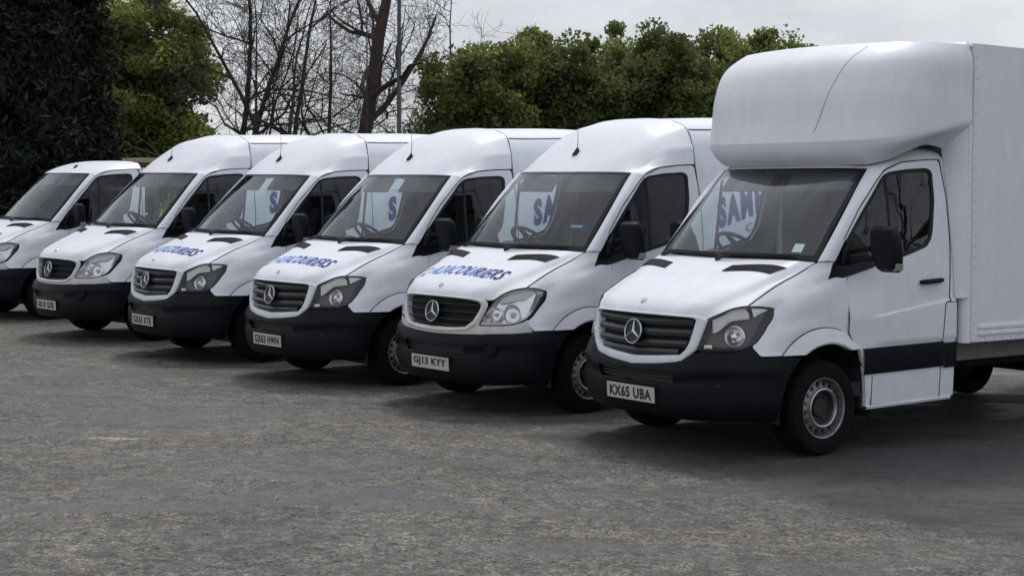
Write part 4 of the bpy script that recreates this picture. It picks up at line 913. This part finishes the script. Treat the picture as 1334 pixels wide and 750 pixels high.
    sp = math_('ADD', math_('SQRT', math_('ADD', math_('MULTIPLY', ex, ex), math_('MULTIPLY', ey, ey))), math_('MULTIPLY', math_('SUBTRACT', noise(14, 5, .8), .5), 4.5))
    col = mixc(ramp(sp, 1.0, (1, 1, 1), 2.1, (0, 0, 0)), col, mixc(.75, col, (.045, .045, .048))); col = mixc(ramp(sp, .1, (.55, .55, .55), 1.1, (0, 0, 0)), col, (.50, .50, .50))   # pale ragged spot in a dark patch
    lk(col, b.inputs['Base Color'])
    rg = N('ShaderNodeMath'); rg.operation = 'MULTIPLY_ADD'; rg.inputs[1].default_value = -.38; rg.inputs[2].default_value = .92; lk(st, rg.inputs[0]); lk(rg.outputs[0], b.inputs['Roughness'])
    b1 = N('ShaderNodeBump'); b1.inputs['Strength'].default_value = .8; b1.inputs['Distance'].default_value = .007; lk(agg, b1.inputs['Height'])
    b2 = N('ShaderNodeBump'); b2.inputs['Strength'].default_value = .9; b2.inputs['Distance'].default_value = .018; lk(mid, b2.inputs['Height']); lk(b2.outputs[0], b1.inputs['Normal'])
    b3 = N('ShaderNodeBump'); b3.inputs['Strength'].default_value = .8; b3.inputs['Distance'].default_value = .03; b3.invert = True; lk(ck, b3.inputs['Height']); lk(b3.outputs[0], b2.inputs['Normal'])
    lk(b1.outputs[0], b.inputs['Normal']); return m
def axis(lo, hi, step):
    f = np.arange(lo, hi + 1e-6, step); o = np.array([1.5, 4, 8, 14, 24, 45, 90, 180, 400, 900]); return np.r_[(lo - o)[::-1], f, hi + o]
xs, ys = axis(-10, 7, .10), axis(4, 26, .10)
GZ = ground_z(*np.meshgrid(xs, ys)); gv = []
for jy, y in enumerate(ys):
    for ix, x in enumerate(xs):
        n = (mnoise.noise((x * .55, y * .55, 3.1)) * .014 + mnoise.noise((x * 2.3, y * 2.3, 8.7)) * .005 + mnoise.noise((x * 7, y * 7, 1.7)) * .0022) if (-10 <= x <= 7 and 4 <= y <= 26) else 0
        gv.append((x, y, float(GZ[jy, ix]) + n - .006))
nx = len(xs); gf = [(j*nx+i, j*nx+i+1, (j+1)*nx+i+1, (j+1)*nx+i) for j in range(len(ys)-1) for i in range(nx-1)]
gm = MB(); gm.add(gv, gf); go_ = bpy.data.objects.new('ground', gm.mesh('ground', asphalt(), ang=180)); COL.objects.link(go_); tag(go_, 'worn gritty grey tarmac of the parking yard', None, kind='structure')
GRASS = mat('verge_grass', (.035, .05, .02), .95, var=.5, vscale=1.5, bump=1, bscale=14)
vx, vy = np.r_[-900, -300, -100, np.linspace(-50, 50, 41), 100, 300, 900], np.r_[np.linspace(33, 60, 14), 90, 200, 900]
vg = MB().grid(np.array([[(x, y + (.4 * math.sin(x * .7) if y < 34 else 0), float(ground_z(x, y)) + .05 + .12 * mnoise.noise((x * .3, y * .3, 0))) for x in vx] for y in vy]), ref=A((0, 100, -100)))
vo_ = bpy.data.objects.new('verge', vg.mesh('verge', GRASS)); COL.objects.link(vo_); tag(vo_, 'rough grass verge behind the parked vans', None, kind='structure')
# loose grit
gr = MB(); STONE = mat('grit', (.24, .232, .215), .9, var=.7, vscale=30)
for k in range(9000):
    y = 5 + 14 * rng.random() ** 1.1; x = (rng.random() * 1.5 - .95) * (y * .42 + 1); s = .005 + .010 * rng.random() ** 3; z = float(ground_z(x, y)) + s * .25 - .004
    if .8 * x + .6 * y > 7.1: continue
    a = rng.random() * 6.3; c_, s_ = math.cos(a) * s, math.sin(a) * s; k2 = .6 + .5 * rng.random()
    gr.add([(x + c_, y + s_, z), (x - s_ * k2, y + c_ * k2, z), (x - c_, y - s_, z), (x + s_ * k2, y - c_ * k2, z), (x, y, z + s * .8)], [(0, 1, 4), (1, 2, 4), (2, 3, 4), (3, 0, 4)])
g2 = bpy.data.objects.new('grit', gr.mesh('grit', STONE, smooth=False)); COL.objects.link(g2); tag(g2, 'loose grit scattered over the tarmac', None, kind='stuff')

# ------------------------------------------------------------------ trees
def leafmat(name, a, b_, rough=.6, trans=.25):
    m = bpy.data.materials.new(name); m.use_nodes = True; t = m.node_tree; p = t.nodes['Principled BSDF']; c = t.nodes.new('ShaderNodeTexCoord'); n = t.nodes.new('ShaderNodeTexNoise'); n.inputs['Scale'].default_value = 1.7; n.inputs['Detail'].default_value = 6
    r = t.nodes.new('ShaderNodeValToRGB'); r.color_ramp.elements[0].position = .35; r.color_ramp.elements[1].position = .66; r.color_ramp.elements[0].color = (*a, 1); r.color_ramp.elements[1].color = (*b_, 1)
    t.links.new(c.outputs['Object'], n.inputs['Vector']); t.links.new(n.outputs['Fac'], r.inputs[0]); t.links.new(r.outputs[0], p.inputs['Base Color']); p.inputs['Roughness'].default_value = rough; p.inputs['Specular IOR Level'].default_value = .25
    tr = t.nodes.new('ShaderNodeBsdfTranslucent'); t.links.new(r.outputs[0], tr.inputs[0]); mx_ = t.nodes.new('ShaderNodeMixShader'); mx_.inputs[0].default_value = trans
    t.links.new(p.outputs[0], mx_.inputs[1]); t.links.new(tr.outputs[0], mx_.inputs[2]); t.links.new(mx_.outputs[0], t.nodes['Material Output'].inputs[0]); return m
BARK = mat('bark', (.045, .038, .032), .95, var=.5, vscale=5, bump=.6, bscale=25)
BARKB = mat('trunk_bark_brown', (.065, .045, .035), .95, var=.5, vscale=5, bump=.6, bscale=25)
L_DARK = leafmat('conifer_needles', (.010, .015, .011), (.024, .032, .020), .9, .05)
L_GREEN = leafmat('spring_leaves', (.17, .20, .05), (.30, .33, .095), trans=.6)
L_MID = leafmat('hedge_leaves', (.14, .165, .05), (.27, .295, .10), trans=.6)
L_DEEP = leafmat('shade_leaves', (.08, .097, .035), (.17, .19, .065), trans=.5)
L_BLOS = leafmat('blossom', (.42, .42, .38), (.62, .62, .58))
def leaves(P, size, up=.3, aspect=1.6):
    P = np.asarray(P); n = len(P); d = rng.normal(size=(n, 3)); d /= np.linalg.norm(d, axis=1, keepdims=True); e = rng.normal(size=(n, 3)); e[:, 2] += up; e = np.cross(d, e); e /= np.maximum(np.linalg.norm(e, axis=1, keepdims=True), 1e-6)
    s = size * (.55 + .9 * rng.random((n, 1))); a = d * s * aspect * .5; b_ = e * s * .5
    V = np.stack([P - a, P + b_, P + a, P - b_], 1).reshape(-1, 3); return V, n
def leaf_mesh(name, P, size, m, aspect=1.6):
    V, n = leaves(P, size, aspect=aspect); me = bpy.data.meshes.new(name); me.vertices.add(len(V)); me.vertices.foreach_set('co', V.ravel()); me.loops.add(n * 4); me.loops.foreach_set('vertex_index', np.arange(n * 4)); me.polygons.add(n); me.polygons.foreach_set('loop_start', np.arange(n) * 4); me.materials.append(m); me.update(calc_edges=True); return me
def branchy(m, p, d, ln, r, depth, tips, spread=.6, up=.12, seg=4):
    P = [A(p)]; dd = A(d) / np.linalg.norm(d)
    for k in range(seg):
        dd = dd + rng.normal(size=3) * .16 + A((0, 0, up)) * (.5 if depth > 2 else .15); dd /= np.linalg.norm(dd); P.append(P[-1] + dd * ln / seg)
    rr = np.linspace(r, r * .62, seg + 1); m.tube(P, rr, 7 if r > .08 else 4 if r > .02 else 3, cap=False)
    if depth == 0: tips.append(P[-1]); return
    for k in range(rng.integers(2, 4) + (1 if depth < 3 else 0)):
        j = rng.integers(max(1, seg - 2), seg + 1) if k else seg; nd = dd + rng.normal(size=3) * spread; nd[2] += .08
        branchy(m, P[j], nd, ln * rng.uniform(.58, .82), rr[j] * (.72 if k == 0 else .55), depth - 1, tips, spread, up, seg if depth > 2 else 3)
def put(name, X, Y, parts, label, cat, group=None):
    e = bpy.data.objects.new(name, None); COL.objects.link(e); e.location = (X, Y, float(ground_z(X, Y)))
    for n, me in parts:
        o = bpy.data.objects.new(n, me); COL.objects.link(o); o.parent = e
    return tag(e, label, cat, group)
def at(u, Y): return (u - 667) * Y / 2031.67
def twig(m, p, d, ln, r, depth, tips, kids=4, seg=5):
    P = [A(p)]; dd = A(d) / np.linalg.norm(d)
    for k in range(seg):
        dd = dd + rng.normal(size=3) * .20 + A((0, 0, .05)); dd /= np.linalg.norm(dd); P.append(P[-1] + dd * ln / seg)
    rr = np.linspace(r, max(r * .35, .004), seg + 1); m.tube(P, rr, 6 if r > .05 else 4 if r > .02 else 3, cap=False)
    if depth == 0: tips.append(P[-1]); return
    for k in range(kids):
        j = 1 + int(rng.random() * seg); ax = P[j] - P[j - 1]; ax /= np.linalg.norm(ax); q = np.cross(ax, rng.normal(size=3)); q /= np.linalg.norm(q); ang = rng.uniform(.5, 1.0)
        twig(m, P[j], ax * math.cos(ang) + q * math.sin(ang), ln * rng.uniform(.42, .68), max(rr[j] * .6, .005), depth - 1, tips, kids, 4 if depth > 1 else 3)
def bare(u, Y, h, r, depth, label, stems=1, mt=BARK, X=None, group='bare trees behind the vans', lean=(0, 0), first=.32, mains=13, low=.2):
    m = MB(); tips = []
    for k in range(stems):
        dd = A((lean[0] + (rng.normal() * .22 if stems > 1 else 0), lean[1] + (rng.normal() * .2 if stems > 1 else 0), 1.)); P = [A((rng.normal() * .15 * (stems > 1), 0, -.1))]
        for j in range(12): dd = dd / np.linalg.norm(dd) + rng.normal(size=3) * .06; P.append(P[-1] + dd / np.linalg.norm(dd) * h / 12)
        rr = np.linspace(r, r * .12, 13) if stems > 1 else np.r_[np.linspace(r, r * .8, 7), np.linspace(r * .65, r * .1, 6)]; m.tube(P, rr, 9, cap=False)
        for i in range(mains):
            t = low + (1 - low) * (i + rng.random()) / mains; j = min(11, int(t * 12)); a = rng.random() * 6.283; d = A((math.cos(a), math.sin(a) * .8, rng.uniform(.25, .9)))
            twig(m, P[j] + (P[j + 1] - P[j]) * rng.random(), d, h * rng.uniform(.24, .42) * (1.15 - .6 * t), max(rr[j] * .5, .012), depth, tips)
    X = at(u, Y) if X is None else X
    return put('bare_tree', X, Y, [('trunk', m.mesh('bare_trunk', mt))], label, 'tree', group), tips
bare(452, 40, 12, .20, 3, 'bare tree with one thick upright brown trunk behind the vans', mt=BARKB, first=.42)
bare(372, 37, 9, .085, 3, 'many-stemmed bare tree with dense dark twigs', stems=3)
bare(296, 41, 10, .11, 3, 'bare tree leaning over beside the green leafy tree', stems=2, lean=(.25, 0))
bare(428, 47, 9, .07, 3, 'slender bare tree just left of the thick brown trunk', stems=1)
bare(548, 43, 8, .07, 3, 'bare tree with a long bough right of the grey lamp column', stems=2, lean=(-.2, 0))
bare(336, 50, 9, .08, 3, 'distant bare tree between the green tree and the many-stemmed tree', stems=2)
def blossom(u, Y, label):
    m = MB(); tips = []
    for k in range(3): branchy(m, (0, 0, 0), (rng.normal() * .3, rng.normal() * .2, 1), 1.7, .07, 5, tips)
    P = np.repeat(A(tips), 7, 0) + rng.normal(size=(len(tips) * 7, 3)) * .16
    put('blossom_tree', at(u, Y), Y, [('trunk', m.mesh('blossom_trunk', BARK)), ('crown', leaf_mesh('blossom_crown', P, .07, L_BLOS, 1.2))], label, 'tree')
blossom(572, 44, 'small tree in white blossom between the bare trees and the green hedge')
def crown_pts(n, c, rad, clumps, cs):
    C = rng.normal(size=(clumps, 3)); C /= np.linalg.norm(C, axis=1, keepdims=True); C *= (rng.random((clumps, 1)) ** .35); C = C * A(rad) + A(c); k = rng.integers(0, clumps, n); q = rng.normal(size=(n, 3)); q /= np.linalg.norm(q, axis=1, keepdims=True); q *= rng.random((n, 1)) ** .45 * cs * (.6 + .8 * rng.random(clumps)[k][:, None]); q[:, 2] *= .75; return C[k] + q
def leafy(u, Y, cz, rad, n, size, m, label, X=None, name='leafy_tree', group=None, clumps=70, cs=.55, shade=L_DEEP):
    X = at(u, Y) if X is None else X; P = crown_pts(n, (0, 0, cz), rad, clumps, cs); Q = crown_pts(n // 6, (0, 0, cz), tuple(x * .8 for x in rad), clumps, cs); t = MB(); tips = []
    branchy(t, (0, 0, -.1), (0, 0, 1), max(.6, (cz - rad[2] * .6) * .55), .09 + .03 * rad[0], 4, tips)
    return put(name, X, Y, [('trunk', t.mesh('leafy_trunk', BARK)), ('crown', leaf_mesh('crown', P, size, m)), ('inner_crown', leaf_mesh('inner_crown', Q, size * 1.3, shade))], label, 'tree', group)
leafy(178, 46, 4.7, (2.5, 2.2, 3.2), 48000, .09, L_GREEN, 'fresh green leafy tree between the dark conifer and the bare trees', clumps=110, cs=.6)
leafy(110, 52, 4.2, (2.6, 2.0, 3.0), 20000, .11, L_GREEN, 'green tree mostly hidden behind the dark conifer', clumps=80, cs=.6)
hs_ = [(625, 43, 3.9, 1.7, L_MID, 'broad olive green tree next to the white blossom'), (690, 46, 4.2, 1.9, L_MID, 'green tree above the roof of the van with plate GX63 HWH'), (752, 44, 3.9, 1.7, L_DEEP, 'dark green tree behind the radio aerial of the van next to the box van'),
       (812, 47, 4.4, 1.9, L_MID, 'green tree over the middle of the high roof next to the box van'), (872, 44, 4.0, 1.7, L_DEEP, 'dark tree at the rear of the roof next to the box van'), (925, 48, 4.4, 2.0, L_MID, 'green tree showing just left of the box van pod'), (1000, 46, 4.2, 2.2, L_MID, 'green tree hidden behind the box van')]
for u, Y, cz, r_, m_, lb in hs_: leafy(u, Y, cz, (r_, 1.5, 2.6), 26000, .085, m_, lb, group='green trees behind the vans', clumps=110, cs=.5)
def conifer(u, Y, h, rb, label, X=None):
    X = at(u, Y) if X is None else X; t = MB().tube([(0, 0, -.1), (0, 0, h * .5), (0, 0, h)], [.22, .14, .02], 7); P = []
    nb = 560
    for k in range(nb):
        z = h * (.03 + .95 * (k / nb)); R_ = rb * (1 - (z / h)) ** .62 * rng.uniform(.75, 1.12); a = rng.random() * 6.283; d = A((math.cos(a), math.sin(a), 0)); q = np.sort(rng.random(150) ** .6)
        pts = d * (q * R_)[:, None] + A((0, 0, z)) + np.c_[rng.normal(size=(150, 2)) * .15 * (q[:, None] + .3), rng.normal(size=150) * .10 - .35 * R_ * q ** 2 * .6]; P.append(pts)
    P = np.vstack(P); return put('conifer', X, Y, [('trunk', t.mesh('conifer_trunk', BARK)), ('crown', leaf_mesh('conifer_crown', P, .06, L_DARK, 3.2))], label, 'tree', 'dark conifers at the left')
conifer(70, 33, 9.5, 1.65, 'dark evergreen conifer behind the pick-up cab')
conifer(5, 31, 9, 1.9, 'dark evergreen conifer at the very left edge')
conifer(-70, 34, 9, 1.9, 'dark evergreen conifer just outside the left edge')
# trees off to the right, mirrored in the door glass of the box van
for X, Y, hh, lb in ((23, 4, 10, 'bare tree at the near end of the right-hand boundary'), (25, 9.5, 11, 'tall bare tree in the middle of the right-hand boundary'), (24, 15, 10, 'bare tree at the far end of the right-hand boundary'), (28, 12, 10, 'bare tree set back on the right-hand boundary')):
    bare(0, Y, hh, .2, 3, lb, stems=1, X=X, group='bare trees along the right-hand boundary')
for X, Y, w_ in ((30, 0, 'first'), (31, 5, 'second'), (32, 10.5, 'third'), (31, 16, 'fourth'), (30, 21, 'farthest')):
    leafy(0, Y, 2.2, (2.6, 3.1, 2.2), 7000, .24, L_DEEP, 'dark hedge bush along the right-hand boundary, ' + w_ + ' from the camera', X=X, name='hedge_bush', group='hedge along the right-hand boundary', clumps=40, cs=.8)
# far wood
P = []
for k in range(150):
    a = rng.uniform(-60, 60); P.append(crown_pts(160, (a, 90 + rng.normal() * 6, 2.2 + rng.random()), (2.4, 2, 2.0), 14, .9))
fw = bpy.data.objects.new('far_wood', leaf_mesh('far_wood', np.vstack(P), .42, L_MID)); COL.objects.link(fw); fw.location = (0, 0, .4); tag(fw, 'far-off belt of low woodland', None, kind='stuff')
# poles
POLE = mat('galvanised_pole', (.10, .105, .11), .6, metal=.3, var=.3)
def lampcol(u, Y, h, r, label, arm):
    m = MB().tube([(0, 0, 0), (0, 0, 1.2), (0, 0, 1.25), (0, 0, h)], [r * 1.5, r * 1.5, r, r * .7], 10); kids = [('column', m.mesh('column', POLE))]
    if arm: kids += [('arm', MB().tube([(0, 0, h), (.15, -.1, h + .25), (.8, -.5, h + .35)], r * .5, 8).mesh('arm', POLE)), ('lamp_head', MB().box(.75, 1.35, -.72, -.45, h + .28, h + .40, bev=.04).mesh('lamp_head', ALU))]
    put('lamp_column' if arm else 'slender_pole', at(u, Y), Y, kids, label, 'lamp post' if arm else 'pole')
lampcol(520, 39, 8, .065, 'dark grey lamp column between the thick trunk and the blossom', True)
lampcol(478, 40, 7, .022, 'thin grey pole just right of the thick brown trunk', False)
lampcol(417, 44, 3.2, .03, 'short thin grey pole left of the thick brown trunk', False)
